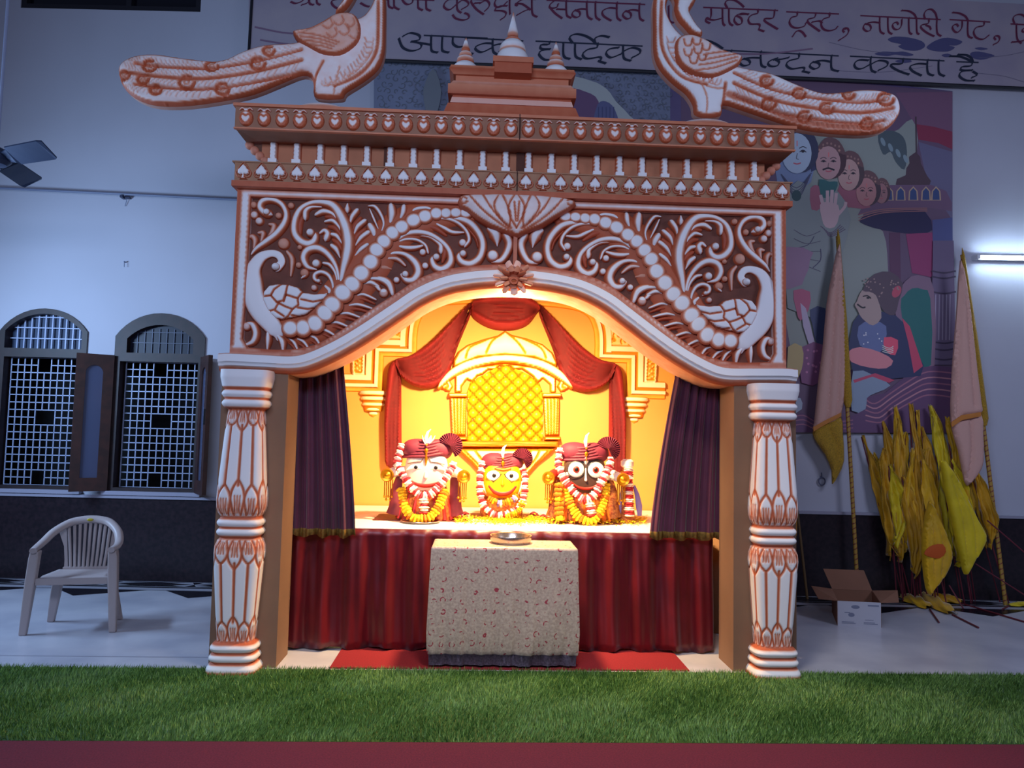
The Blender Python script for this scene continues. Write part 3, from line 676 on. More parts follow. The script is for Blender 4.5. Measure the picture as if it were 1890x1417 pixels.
mb = MB(); mb.box((-.0025, -.237, zh0-.003), (.0025, -.2, zh1+.007)); mb.box((-.0025, -.06, zs0), (.0025, -.04, zs1+.005))
mb.build('panel_joint', mat('seam', '3A241E', .9), corn, smooth=False)
# ------------------------------------------------------------------ pillars
def petals(cs, w, z0, z1, ribs=True):
    """groove outlines of a row of petals with the root at z0 and the tip at z1 (angle units a, metres z)"""
    g = []; d = z1-z0
    for c in cs:
        for s in (-1, 1):
            g.append(([(c+s*w*.55, z0), (c+s*w*.85, z0+d*.25), (c+s*w, z0+d*.5), (c+s*w*.8, z0+d*.72), (c+s*w*.35, z0+d*.9), (c, z1)], .0065))
        if ribs:
            for q in (-.3, 0, .3): g.append(([(c+q*w, z0+d*.04), (c+q*w*1.3, z0+d*.55)], .0028))
    return g
def pillar(name, x, label, mirror):
    root = PF.empty(name, x, 0, 0, label=label, cat='pillar', group=None)
    K = .0031
    prof = [(0, .148), (.02, .150), (.045, .138), (.058, .120)]           # flare
    def torus(z0, z1, r): return [(z0+(z1-z0)*t, r-.012+.014*math.sin(math.pi*t)) for t in (0, .15, .35, .5, .65, .85, 1)]
    P_ = [(0, .150), (.03, .147), (.05, .136), (.058, .126)]+torus(.062, .112, .136)+torus(.118, .170, .132)
    P_ += [(.178, .104), (.22, .106), (.30, .112), (.45, .122), (.60, .132), (.70, .138), (.74, .136), (.775, .124), (.79, .110)]
    P_ += torus(.80, .848, .128)+torus(.855, .905, .128)
    P_ += [(.915, .112), (.94, .128), (.97, .136), (1.02, .138), (1.10, .134), (1.25, .124), (1.40, .114), (1.50, .106), (1.56, .100)]
    P_ += torus(1.572, 1.622, .132)+torus(1.630, 1.680, .134)+[(1.69, .128), (1.70, .135), (1.755, .146), (1.80, .146)]
    zz = np.array([p[0] for p in P_]); rr = np.array([p[1] for p in P_])
    Z = np.unique(np.concatenate([np.arange(0, 1.80, .009), zz])); R = np.interp(Z, zz, rr)
    NA = 100; th = np.linspace(math.pi, 2*math.pi, 4001)
    c, s_ = np.cos(th), np.sin(th); e = .42
    X = np.sign(c)*np.abs(c)**e; Yv = -np.abs(s_)**e*1.05
    L_ = np.concatenate([[0], np.cumsum(np.hypot(np.diff(X), np.diff(Yv)))]); U_ = np.linspace(0, L_[-1], NA); X = np.interp(U_, L_, X); Yv = np.interp(U_, L_, Yv)
    # arc coordinate a: distance around the section in half widths, 0 at the front centre
    seg = np.hypot(np.diff(X), np.diff(Yv)); arc = np.concatenate([[0], np.cumsum(seg)]); arc -= arc[-1]/2
    g = []
    for z0, z1, up0, up1 in ((.185, .775, .33, .61), (.93, 1.555, 1.14, 1.43)):
        CS = [-1.77, -1.18, -.59, 0, .59, 1.18, 1.77]
        for k_, c_ in enumerate(CS): q_ = .03 if k_ % 2 == 0 else 0; g += petals([c_], .295, z0, up0-q_); g += petals([c_], .295, z1, up1+q_)
        for cc in CS[0::1]: g.append(([(cc*1.0, up0-.035), (cc, up1+.035)], .0075))
    A, ZZ = np.meshgrid(arc, Z); RR = R[:, None]*np.ones_like(A)
    Q = np.stack([(A*.125).ravel(), ZZ.ravel()], 1); pa = np.zeros(len(Q)); dp = np.zeros(len(Q))
    for pts, wd in g:
        p = smoothpath([(q[0]*.125, q[1]) for q in pts], 4) if len(pts) > 2 else np.array([(q[0]*.125, q[1]) for q in pts])
        d = np.full(len(Q), 1e9)
        for a_, b_ in zip(p[:-1], p[1:]):
            ab = b_-a_; t = np.clip(((Q-a_)@ab)/(ab@ab), 0, 1); d = np.minimum(d, np.hypot(*(Q-a_-np.outer(t, ab)).T))
        ee = np.exp(-(d/wd)**2); pa = np.maximum(pa, np.clip(ee*1.3, 0, 1)); dp = np.maximum(dp, ee*.007)
    pa = pa.reshape(A.shape); dp = dp.reshape(A.shape)
    # sprayed colour in the hollows between mouldings
    for zc_, ww in ((.06, .009), (.115, .008), (.174, .010), (.792, .012), (.851, .007), (.91, .010), (1.563, .012), (1.626, .007), (1.686, .010), (0.005, .012)):
        pa = np.maximum(pa, np.clip(1.2*np.exp(-((ZZ-zc_)/ww)**2), 0, 1))
    for zc_, ww, v in ((.22, .05, .5), (.74, .05, .6), (.97, .06, .55), (1.5, .05, .4)): pa = np.maximum(pa, v*np.exp(-((ZZ-zc_)/ww)**2)*(.45+.55*np.sin(A*17+ZZ*40)**2))
    pa = np.maximum(pa, np.clip((np.abs(A)-2.05)*6, 0, .85))
    VX = X[None, :]*(RR-dp); VY = Yv[None, :]*(RR-dp)
    vs = np.stack([VX.ravel(), VY.ravel()+.0, ZZ.ravel()], 1)
    n = len(Z); fs = [(j*NA+k, j*NA+k+1, (j+1)*NA+k+1, (j+1)*NA+k) for j in range(n-1) for k in range(NA-1)]
    mb = MB(); mb.add(vs.tolist(), fs, 0, pa.ravel().tolist()); mb.build('carved_shaft', FOAM, root, ang=70)
    inner = 1 if not mirror else -1
    mb = MB(); xa, xb = (-.165, .225) if not mirror else (-.225, .165)
    mb.box((xa, .0, 0), (xb, .05, 1.80)); side = xb-.03 if not mirror else xa
    mb.box((side, .05, 0), (side+.03, .27, 1.80)); other = xa if not mirror else xb-.03
    mb.box((other, .05, 0), (other+.03, .27, 1.80)); mb.build('backing_board', TAN, root, smooth=False)
    root.scale.z = .966
    return root
pillar('pillar', -1.575, 'carved white and orange lotus pillar left of the shrine opening', False)
pillar('pillar', 1.60, 'carved white and orange lotus pillar right of the shrine opening', True)
# ------------------------------------------------------------------ peacock statues on the cornice (traced side view, carved on the front)
def statue(kind):
    L = kind == 'L'; off = -.14
    fr = PF
    if L:
        body = [(707, -40), (712, 0), (712, 60), (710, 100), (698, 130), (672, 152), (640, 172), (634, 182), (618, 184), (600, 184), (580, 178), (578, 150), (560, 140), (520, 155), (470, 175), (420, 186), (350, 196), (290, 196), (250, 182), (228, 160), (221, 135), (228, 118), (252, 106), (290, 103), (340, 110), (390, 115), (420, 112), (450, 98), (490, 86), (545, 82), (580, 70), (620, 48), (650, 40), (672, 32), (688, 8), (694, -20), (686, -38), (672, -40), (662, -25), (655, -5), (640, 18), (622, 30), (620, 22), (632, 5), (642, -15), (648, -35), (655, -55), (672, -68), (690, -62)]
        wingp = [(545, 68), (575, 62), (600, 50), (625, 36), (655, 36), (668, 55), (668, 80), (655, 98), (630, 112), (600, 110), (575, 98), (555, 85)]
        cx, cy = 600, 184; sg = 1
        base_l = [(540, 192), (560, 182), (590, 176), (620, 178), (650, 190), (655, 196), (540, 193)]
        eyes = [(282, 128, 12), (350, 158, 14), (395, 128, 11), (270, 152, 10), (480, 124, 13), (500, 100, 10), (415, 170, 12), (235, 145, 9), (293, 172, 10)]
        spine = [(560, 118), (470, 140), (380, 152), (300, 148), (240, 140)]
    else:
        body = [(1206, 0), (1205, 60), (1206, 100), (1216, 128), (1240, 155), (1265, 175), (1278, 195), (1281, 212), (1300, 218), (1330, 214), (1334, 195), (1370, 205), (1420, 222), (1480, 240), (1540, 248), (1600, 250), (1635, 240), (1655, 218), (1658, 198), (1648, 178), (1620, 169), (1580, 168), (1530, 174), (1500, 170), (1460, 155), (1420, 138), (1380, 130), (1345, 120), (1330, 104), (1300, 82), (1268, 75), (1250, 62), (1236, 42), (1229, 20), (1232, 0), (1238, -8), (1245, 5), (1244, 20), (1250, 38), (1262, 52), (1275, 66), (1290, 71), (1296, 62), (1286, 50), (1277, 36), (1272, 22), (1284, 0), (1275, -22), (1250, -38), (1225, -30)]
        wingp = [(1241, 90), (1250, 77), (1272, 74), (1300, 85), (1322, 100), (1362, 112), (1356, 130), (1335, 143), (1310, 152), (1280, 148), (1255, 135), (1242, 115)]
        cx, cy = 1310, 215
        base_l = [(1256, 226), (1262, 220), (1290, 211), (1325, 210), (1360, 216), (1375, 226), (1256, 226)]
        eyes = [(1628, 188, 14), (1595, 233, 11), (1415, 196, 12), (1470, 178, 11), (1410, 155, 11), (1480, 220, 11), (1520, 205, 12), (1560, 180, 10)]
        spine = [(1350, 160), (1420, 190), (1500, 206), (1580, 214), (1640, 205)]
    pts = tr(CF, body, off); z0 = min(p[1] for p in tr(CF, base_l, off)); 
    bx = sum(p[0] for p in tr(CF, base_l, off))/len(base_l)
    root = PF.empty('peacock_statue', bx, off, zh1+.006, label=('orange foam peacock statue standing on the left end of the cornice' if L else 'orange and white foam peacock statue on the right end of the cornice, head curled down'), cat='statue')
    T = lambda P_: [(p[0]-bx, p[1]-(zh1+.006)) for p in P_]
    zfix = z0-(zh1+.006)
    gr = []
    G = lambda rows, wd, dp, pn: gr.append((T(tr(CF, smoothpath(rows, 3), off)), wd, dp, pn))
    for ex, ey, er in eyes:
        G([(ex+er*math.cos(a), ey+er*.8*math.sin(a)) for a in np.linspace(0, 5.2, 9)], .011, .016, 1)
        G([(ex+er*.35*math.cos(a), ey+er*.3*math.sin(a)) for a in np.linspace(0, 6.2, 7)], .006, .008, .7)
    G(spine, .012, .016, .9)
    # plume barbs
    sp = smoothpath(spine, 9)
    for i in range(1, len(sp)-1, 1):
        t = sp[i+1]-sp[i-1]; t /= np.linalg.norm(t); nn = np.array([-t[1], t[0]])
        for s in (-1, 1):
            for q0, q1 in ((5, 17), (21, 33)):
                a = sp[i]+nn*s*q0; b = sp[i]+nn*s*q1+t*11; G([a, (a+b)/2+t*1.5, b], .0045, .008, .42)
    for k in (.33, .66):
        for s in (-1, 1): G([sp[int(len(sp)*q)]+np.array([0, s*19]) for q in (.0, .25, .5, .75, .9)], .009, .012, .85)
    # neck scales
    if L: nk = [(700, 10), (700, 60), (697, 100), (680, 130), (655, 150), (620, 165)]
    else: nk = [(1218, 10), (1216, 60), (1220, 100), (1238, 132), (1262, 152), (1300, 162)]
    G(nk, .010, .012, .9)
    nk2 = smoothpath([(q[0]+(-16 if L else 18), q[1]-(4 if i > 2 else 0)) for i, q in enumerate(nk)], 4)
    for i, q in enumerate(nk2[6:]): G([(q[0]-8, q[1]-5), (q[0]-4, q[1]+4), (q[0]+5, q[1]+4), (q[0]+9, q[1]-4)], .005, .010, .5)
    if L: G([(600, 120), (585, 150), (582, 178)], .008, .01, .9); G([(630, 130), (622, 160), (618, 182)], .006, .008, .6)
    else: G([(1334, 160), (1332, 185), (1330, 212)], .010, .012, .9); G([(1290, 160), (1300, 185), (1300, 212)], .006, .008, .6); G([(1300, 165), (1320, 170), (1332, 168)], .006, .01, .6); G([(1340, 180), (1400, 200), (1460, 225), (1540, 238), (1620, 240)], .020, .012, .8)
    mb = MB(); mb.relief(T(pts), 0, .055, .055, .0085, grooves=gr, rim=.012, back=.045, sub=3, backface=True, base=.06 if not L else .22, mis=1)
    mb.build('peacock_body', [FOAM, MATS.get('edge_foam') or mat('edge_foam', 'D8A898', .7, noise=.2, nscale=5)], root)
    gr = []
    ws_ = []
    if L:
        for k in range(4): G([(560-0*k, 74+7*k), (595, 80+6*k), (630-4*k, 92+4*k)], .006, .010, .8)
        for x, y in ((610, 58), (630, 52), (650, 55), (618, 74), (640, 70), (658, 76)): G([(x-9, y+3), (x, y+9), (x+9, y+2), (x+6, y-8)], .006, .012, .7)
        G([(552, 76), (590, 62), (615, 46)], .006, .01, .6)
    else:
        for k in range(4): G([(1278+4*k, 142-9*k), (1310, 138-9*k), (1352, 124-6*k)], .005, .010, .8)
        for x, y in ((1262, 90), (1262, 108), (1278, 88), (1280, 104), (1295, 98), (1272, 122), (1288, 116)): G([(x-7, y-4), (x-4, y+7), (x+5, y+7), (x+8, y-3)], .006, .012, .8)
    mb = MB(); mb.relief(T(tr(CF, wingp, off)), -.045, .05, .035, .007, grooves=gr, rim=.012, back=.0, sub=3, base=.45 if L else .25)
    mb.build('wing', FOAM, root)
    # round plinth
    hw = (max(p[0] for p in tr(CF, base_l, off))-min(p[0] for p in tr(CF, base_l, off)))/2
    mb = MB(); mb.lathe([(hw, 0, .9), (hw*.96, .012, .6), (hw*.75, .035, .1), (hw*.4, .055, 0), (.001, .06, 0)], (0, .03, 0), 36, sy=.62)
    mb.build('plinth', FOAM, root)
    return root
statue('L'); statue('R')
# ------------------------------------------------------------------ temple tower ornament behind the cornice centre
TF_ = Frame((0, 4.62, 0)); 
cx, _ = PF.at(943, 200, .15)
zb = zh1+.006
tow = PF.empty('temple_tower_ornament', cx, .12, zb, label='stepped orange foam temple roof with three white domed spires', cat='ornament')
def TW(px, py, off=.05):
    p = PF.at(px, py, off); return p[0]-cx, p[1]-zb
lay = [(802, 1083, 240, 206, .30), (830, 1062, 206, 175, .26), (825, 1070, 176, 160, .27), (842, 1058, 160, 150, .20), (832, 1062, 150, 132, .25)]
wz = lambda y: TW(943, y)[1]
hw = lambda px: (px)*.00334
mb = MB()
def frus(w0, w1, d0, d1, z0, z1, p0=0, p1=0):
    vs = [(-w0, -d0, z0), (w0, -d0, z0), (w0, d0, z0), (-w0, d0, z0), (-w1, -d1, z1), (w1, -d1, z1), (w1, d1, z1), (-w1, d1, z1)]
    mb.add(vs, [(0, 3, 2, 1), (4, 5, 6, 7), (0, 1, 5, 4), (1, 2, 6, 5), (2, 3, 7, 6), (3, 0, 4, 7)], 0, [p0]*4+[p1]*4)
H0 = wz(132)
z = [0, wz(198), wz(190), wz(184), wz(168), wz(160), wz(152), wz(142), wz(134)]
frus(.46, .40, .15, .12, 0, z[1]-.01, 1, .8); frus(.385, .375, .13, .12, z[1]-.01, z[2], .1, .1); frus(.375, .37, .12, .12, z[2], z[3]-.01, .9, .9)
frus(.40, .40, .15, .15, z[3]-.01, z[4]-.005, .9, .5); frus(.39, .37, .14, .12, z[4]-.005, z[5], .5, .3); frus(.355, .355, .11, .11, z[5], z[6]+.01, .6, .6)
frus(.37, .395, .13, .15, z[6]+.01, z[7]-.0, .6, .9); frus(.395, .385, .15, .14, z[7], z[8], 1, .5)
mb.build('stepped_roof', FOAMO, tow, smooth=False)
mb = MB()
for k in range(9):
    x = -.30+.075*k
    mb.ridge([(x, .012, .02), (x, .05, .035), (x, .085, .01)] if k % 2 == 0 else [(x-.03, .015, .012), (x, .06, .016), (x+.03, .015, .012)], -.148+.0, .012)
mb.build('roof_relief', FOAMO, tow)
def spire(x, z0, s, pedestal):
    o = empty('x') if False else None
    mb = MB()
    prof = [(.105, 0, .6), (.115, .02, .1), (.112, .06, 0), (.10, .10, 0), (.085, .125, .6), (.088, .135, .2), (.082, .165, 0), (.062, .19, .1), (.048, .20, .8), (.050, .21, .8), (.034, .225, .9), (.036, .24, .6), (.034, .26, .2), (.022, .31, 0), (.010, .36, .2), (.002, .40, .9)] if pedestal else \
           [(.085, 0, .5), (.092, .015, .2), (.088, .05, 0), (.07, .07, .1), (.056, .08, .9), (.064, .09, .7), (.060, .115, .2), (.045, .13, .8), (.048, .14, .6), (.044, .155, .3), (.030, .17, .9), (.032, .185, .9), (.024, .205, .4), (.014, .24, 0), (.002, .275, .8)]
    pf = []
    for a, b in zip(prof[:-1], prof[1:]):
        for t in (0, .33, .66): pf.append(tuple(a[i]*(1-t)+b[i]*t for i in range(3)))
    pf.append(prof[-1]); pf = [(r*s, zz*s, p) for r, zz, p in pf]
    mb.lathe(pf, (x, -.02, z0), 28)
    return mb.build('spire', FOAM, tow)
zt8 = z[8]
mb = MB(); mb.box((-.115, -.20, z[6]-.0), (.115, .05, zt8+.03), paint=.9); mb.box((-.125, -.21, zt8+.0), (.125, .06, zt8+.035), paint=.7); mb.build('spire_pedestal', FOAMO, tow, smooth=False)
spire(0, zt8+.035, .98, True); spire(-.30, zt8, .88, False); spire(.28, zt8, .88, False)
# ------------------------------------------------------------------ inside the shrine: backdrop
CD = (630, 520, 3.098)
_t = Frame((0, 6.38, 0)); bcx = _t.at(933, 700)[0]
BF = Frame((bcx, 6.38, 0))
def bt(rows, off=0.): return [(p[0], p[1]) for p in tr(CD, rows, off, BF)]
YEL = mat('yellow_backdrop', 'E8AC5A', .8, noise=.04, nscale=3)
GOLD = mat('gold_paint', 'E8920C', .45)
bd = BF.empty('backdrop_panel', label='tall yellow backdrop panel with stepped cream mouldings behind the idols', cat='backdrop')
mb = MB(); mb.box((-1.62, .0, .60), (1.60, .05, 2.95)); mb.build('panel', YEL, bd, smooth=False)
path = [(q[0], q[1]) for q in bt([(45, 580), (190, 580), (190, 385), (385, 385)])]
pc = bt([(385, 385), (388, 300), (402, 225), (440, 150), (500, 108), (580, 90), (700, 82)])
top = pc[-1][1]
pl = [(path[0][0]-.05, path[0][1])]+[path[1], path[2]]+[tuple(p) for p in smoothpath(pc, 5)][0:]+[(0, top+.01)]
pl = [pl[0], (pl[1][0], pl[0][1]), (pl[1][0], pl[3][1])]+pl[3:]
full = pl+mir(pl[:-1])
prof = [(.085, 0, 1), (.080, .012, .7), (.070, .035, 0), (.030, .04, 0), (.022, .02, 1), (.004, .02, .9), (-.004, .045, 0), (-.028, .045, 0), (-.036, .018, .8), (-.062, .016, .6), (-.072, 0, 1)]
mb = MB(); mb.sweep(prof[::-1], full, 0); mb.build('stepped_moulding', FOAMY, bd, ang=50)
ob = bt([(60, 395), (60, 560), (150, 560), (150, 345), (345, 345), (345, 185)])
for s in (-1, 1):
    X = lambda P_: [(s*abs(p[0]), p[1]) for p in P_][::(1 if s < 0 else -1)]
    mb = MB(); c1 = X(bt([(62, 372), (62, 540), (135, 540), (135, 330)]))
    mb.relief(c1, -.01, .03, .02, .014, grooves=[(X(bt([(82, 360), (82, 520), (118, 520), (118, 350), (82, 360)])), .006, .02, 1)]+[(X(bt([(100-12, y), (112, y+14), (90, y+28)])), .008, .015, .8) for y in range(370, 510, 28)], back=0)
    mb.build('carved_strip', FOAMY, bd)
    mb = MB(); c2 = X(bt([(150, 330), (345, 330), (345, 165), (250, 240)]))
    gg = []
    for (x, y, r) in ((300, 270, 28), (260, 300, 22), (318, 225, 20), (215, 310, 18), (325, 300, 14)):
        gg.append((X(bt([(x+r*q/6.*math.cos(q), y+r*q/6.*math.sin(q)) for q in np.linspace(.8, 7, 14)])), .007, .02, .9))
    mb.relief(c2, -.005, .03, .02, .010, grooves=gg, back=0, base=.35); mb.build('carved_corner', FOAMY, bd)
    # corbel under the end of the moulding
    mb = MB(); cx_ = s*abs(bt([(186, 640)])[0][0]); zt_ = bt([(186, 622)])[0][1]
    zl = [(622, 82, 650), (655, 74, 680), (690, 64, 712), (720, 48, 738), (742, 24, 762)]
    for y0_, w_, y1_ in zl:
        za, zb_ = bt([(186, y0_)])[0][1], bt([(186, y1_)])[0][1]; ww = w_*.00151
        pr = [(ww*.86, zb_, 1), (ww*.96, zb_+(za-zb_)*.25, .2), (ww, (za+zb_)/2, 0), (ww*.96, za-(za-zb_)*.2, .1), (ww*.88, za, 1)]
        mb.lathe(pr, (cx_, 0, 0), 16, half=True, sy=.6)
    mb.lathe([(.001, bt([(186, 775)])[0][1], .9), (.03, bt([(186, 762)])[0][1], .5), (.03, bt([(186, 750)])[0][1], .5)], (cx_, 0, 0), 16, half=True, sy=.6)
    mb.lathe([(.075, bt([(186, 740)])[0][1], .95), (.115, zt_, .95)], (cx_, 0, 0), 16, half=True, sy=.5)
    mb.build('corbel', FOAMY, bd)
# ------------------------------------------------------------------ jharokha relief panel
jh = BF.empty('balcony_relief', 0, 0, 0, label='cream foam domed balcony relief with golden lattice in the middle of the backdrop', cat='relief')
def piece(name, rows, h, edge, rim, gr=(), off=-.02, m=None, res=.011, sub=1, base=0., back=0):
    mb = MB(); mb.relief(bt(rows), off, h, edge, res, grooves=[(bt(smoothpath(g, 3)), .009, .02, 1) for g in gr], rim=rim, back=back, sub=sub, base=base)
    return mb.build(name, m or FOAMY, jh)
piece('finial', [(935, 172), (955, 190), (975, 225), (975, 248), (895, 248), (895, 225), (912, 190)], .05, .04, .022)
piece('finial_base', [(880, 252), (990, 252), (992, 272), (876, 272)], .05, .02, .010)
piece('dome', [(935, 280), (975, 305), (1060, 325), (1150, 358), (1205, 405), (1232, 460), (1232, 495), (1100, 440), (935, 425), (780, 440), (636, 500), (640, 450), (668, 400), (720, 362), (810, 330), (895, 308)], .09, .12, .016,
      gr=[[(915, 295), (820, 340), (735, 380), (712, 440)], [(925, 295), (860, 345), (828, 410)], [(945, 295), (1000, 345), (1048, 410)], [(955, 295), (1060, 340), (1140, 385), (1165, 440)]])
piece('eave', [(548, 600), (585, 540), (650, 485), (760, 440), (935, 418), (1110, 440), (1225, 490), (1290, 550), (1320, 605), (1300, 612), (1230, 560), (1120, 500), (935, 468), (760, 498), (640, 555), (570, 615)], .10, .03, .010, off=-.04, sub=3)
piece('roof_spandrel', [(650, 535), (760, 490), (935, 466), (1110, 490), (1225, 550), (1225, 635), (1190, 635), (1190, 590), (1150, 555), (1120, 580), (1095, 545), (1060, 520), (1030, 500), (985, 505), (960, 482), (935, 490), (905, 482), (880, 505), (840, 505), (810, 530), (780, 540), (750, 575), (720, 560), (690, 600), (690, 635), (650, 635)], .04, .02, .012, off=-.015)
for x0 in (612, 1142):
    piece('column_cap', [(x0, 636), (x0+115, 636), (x0+115, 662), (x0, 662)], .08, .02, .010)
    piece('column', [(x0+10, 664), (x0+105, 664), (x0+100, 880), (x0+20, 880)], .07, .05, .008, gr=[[(x0+12+k*20, 668), (x0+22+k*16, 876)] for k in range(1, 5)])
    piece('column_foot', [(x0+14, 884), (x0+110, 884), (x0+110, 906), (x0+14, 906)], .08, .02, .010)
    sx = x0+58
    d = -1 if x0 < 900 else 1
    piece('side_scroll', [(sx+d*50, 560), (sx+d*100, 575), (sx+d*95, 610), (sx+d*70, 625), (sx+d*50, 630), (sx+d*30, 600)], .05, .03, .010, gr=[[(sx+d*85, 590), (sx+d*65, 585), (sx+d*60, 605), (sx+d*75, 608)]])
piece('ledge', [(645, 908), (1240, 908), (1240, 945), (645, 945)], .10, .03, .014, gr=[[(650, 928), (1235, 928)]])
piece('bracket', [(655, 950), (1225, 950), (1180, 990), (1120, 1040), (1060, 1110), (1030, 1135), (840, 1135), (800, 1100), (740, 1030), (690, 985)], .07, .05, .018,
      gr=[[(700, 960), (780, 1040), (850, 1110)], [(760, 955), (800, 1010), (870, 1080)], [(1130, 960), (1100, 1020), (1010, 1110)], [(1180, 965), (1120, 1030), (1040, 1120)], [(1080, 960), (1060, 1010), (1000, 1060)]])
# golden quilted lattice: raised padded diamonds
a0 = bt([(722, 500), (1150, 908)]); x0, z1 = a0[0]; x1, z0 = a0[1]
outl = bt([(722, 908), (722, 620), (740, 570), (800, 540), (860, 505), (935, 478), (1010, 505), (1075, 535), (1130, 575), (1150, 630), (1150, 908)])
cell = (x1-x0)/6
def quilt(V):
    u = (V[:, 0]-x0)/cell; v = (V[:, 1]-z0)/cell
    a = np.abs(np.sin(math.pi*(u+v))); b = np.abs(np.sin(math.pi*(u-v))); return .035*np.sqrt(a*b+.001)
mb = MB(); n0 = len(mb.v); mb.relief(outl, -.005, 0, 0, .009, bulge=quilt)
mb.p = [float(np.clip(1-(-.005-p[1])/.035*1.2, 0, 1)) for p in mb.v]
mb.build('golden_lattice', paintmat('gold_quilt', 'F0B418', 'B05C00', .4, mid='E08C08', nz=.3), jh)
# ------------------------------------------------------------------ red drape
DR = paintmat('red_drape_cloth', '8C1A22', '64101A', .8, nz=.15)  # the second, darker red paints shade into the fold grooves
dr = BF.empty('swag_drape', label='red cloth swag draped over the backdrop with two hanging tails', cat='drape')
def swag(name, rows, folds, sub=3, h=.10):
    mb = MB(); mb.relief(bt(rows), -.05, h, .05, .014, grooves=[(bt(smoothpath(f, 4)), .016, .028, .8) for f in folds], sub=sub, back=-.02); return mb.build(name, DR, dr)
def lerpf(A, B, n):
    A = smoothpath(A, 4); B = smoothpath(B, 4); return [[tuple(A[i]*(1-t)+B[i]*t) for i in range(len(A))] for t in np.linspace(0, 1, n+2)[1:-1]]
for s in (-1, 1):
    M = (lambda R_: [(936+s*abs(x-936), y+(0 if s < 0 else 22*min(1, abs(x-936)/500))) for x, y in R_])
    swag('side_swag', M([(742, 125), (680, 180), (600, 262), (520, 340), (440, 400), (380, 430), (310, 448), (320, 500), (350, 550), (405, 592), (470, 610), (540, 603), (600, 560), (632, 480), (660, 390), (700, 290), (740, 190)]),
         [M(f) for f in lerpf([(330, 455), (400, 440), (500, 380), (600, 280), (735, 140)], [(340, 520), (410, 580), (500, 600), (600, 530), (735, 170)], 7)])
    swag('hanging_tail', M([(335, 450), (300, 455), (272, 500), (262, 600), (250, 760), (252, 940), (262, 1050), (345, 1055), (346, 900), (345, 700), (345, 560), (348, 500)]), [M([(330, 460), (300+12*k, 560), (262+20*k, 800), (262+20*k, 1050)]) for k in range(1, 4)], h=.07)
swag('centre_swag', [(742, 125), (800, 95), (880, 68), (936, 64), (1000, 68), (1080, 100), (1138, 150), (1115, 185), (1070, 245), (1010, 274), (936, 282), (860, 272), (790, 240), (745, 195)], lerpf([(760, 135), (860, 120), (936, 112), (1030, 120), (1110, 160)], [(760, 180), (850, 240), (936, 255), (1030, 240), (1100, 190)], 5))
# ------------------------------------------------------------------ side cloths close the booth; an added roof sheet blocks lamp light
CLO = mat('beige_lining', 'B89070', .9, bump=.2, bscale=60)
mb = MB(); mb.box((-1.42, 4.82, 2.86), (1.83, 6.42, 2.88)); tag(mb.build('light_block_sheet', CLO, smooth=False), 'unseen beige sheet added over the shrine to block lamp light', 'cloth')
def sheet(name, x0, x1, z0, z1, y, amp, n, m, nx=120, nz=14, ph=0., gather=None, flare=None, hem=None, tight=False, parent=None, axis='x'):
    vs = []; fs = []; mi = []
    for j in range(nz+1):
        v = j/nz
        for i in range(nx+1):
            u = i/nx; a = amp*(.55+.45*(1-v))*(math.sin(2*math.pi*n*u+ph+.9*math.sin(3*u*math.pi+ph)+.25*math.sin(5*v))+.35*math.sin(2*math.pi*n*2.3*u+ph*2+v*1.3))
            a *= min(1, (1-v)*5+.12) if tight else 1
            x = x0+(x1-x0)*u; z = z0+(z1-z0)*v
            if gather: x = gather(u, v)
            if flare: a += flare(u, v)
            zz = z+(.010*math.sin(2*math.pi*n*u*.6+ph) if j == 0 else 0)
            vs.append((x, y+a, zz) if axis == 'x' else (y+a, x, zz))
    w_ = nx+1
    for j in range(nz):
        for i in range(nx):
            fs.append((j*w_+i, j*w_+i+1, (j+1)*w_+i+1, (j+1)*w_+i)); mi.append(1 if hem and (j+.5)/nz < hem else 0)
    mb = MB(); mb.add(vs, fs); mb.m = mi; o = mb.build(name, m, parent, ang=180); solid(o, .004); return o
for s, x in ((-1, -1.335), (1, 1.745)):
    sheet('side_cloth', 4.80, 6.36, .0, 2.85, x, .012, 7, CLO, axis='y')
    o = bpy.context.scene.objects[-1] if False else None
sc_ = [o for o in bpy.data.objects if o.name.startswith('side_cloth')]
tag(sc_[0], 'beige side cloth hanging behind the left pillar', 'cloth', None); tag(sc_[1], 'beige side cloth hanging behind the right pillar', 'cloth', None)
# ------------------------------------------------------------------ altar table, skirt, curtains
al = empty('altar_table', (0.16, 5.64, 0), 0, 'long altar table under a white top cloth carrying the idols', 'table')
mb = MB(); mb.box((-1.40, -.69, .70), (1.40, .71, .74)); mb.build('table_top', mat('plywood', '8A6A48', .8), al, smooth=False)
for x in (-1.3, 1.3):
    for y in (-.6, .6): mb = MB(); mb.box((x-.03, y-.03, 0), (x+.03, y+.03, .70)); mb.build('leg', MATS['plywood'], al, smooth=False)
mb = MB(); mb.box((-1.44, -.745, .742), (1.44, .72, .768)); o = mb.build('white_top_cloth', mat('white_cloth', 'F2EDE4', .9, bump=.15, bscale=14), smooth=False)
o.location = (.16, 5.64, 0); tag(o, 'white cloth covering the altar top beneath the idols', 'cloth')
VEL = mat('red_velvet', '640818', .38, sheen=.25, noise=.25, nscale=5)
def fl(u, v): return -.05*(1-v)**2*math.sin(6.2*u)
o = sheet('altar_skirt', -1.235, 1.575, .015, .765, 4.885, .022, 15, VEL, nx=420, nz=16, ph=1., tight=True, flare=lambda u, v: -.03*(1-v)**1.5+.012*(1-v)*math.sin(40*u+6*v))
tag(o, 'dark red velvet skirt hanging in folds round the altar front', 'skirt')
PUR = mat('purple_curtain', '5C2440', .75, noise=.3, nscale=4, sheen=.3); HEM = mat('gold_hem', '9A7A3C', .5, metal=.2, noise=.4, nscale=60)
CFR = Frame((0, 4.80, 0))
def cz(px, py): return CFR.at(px, py)
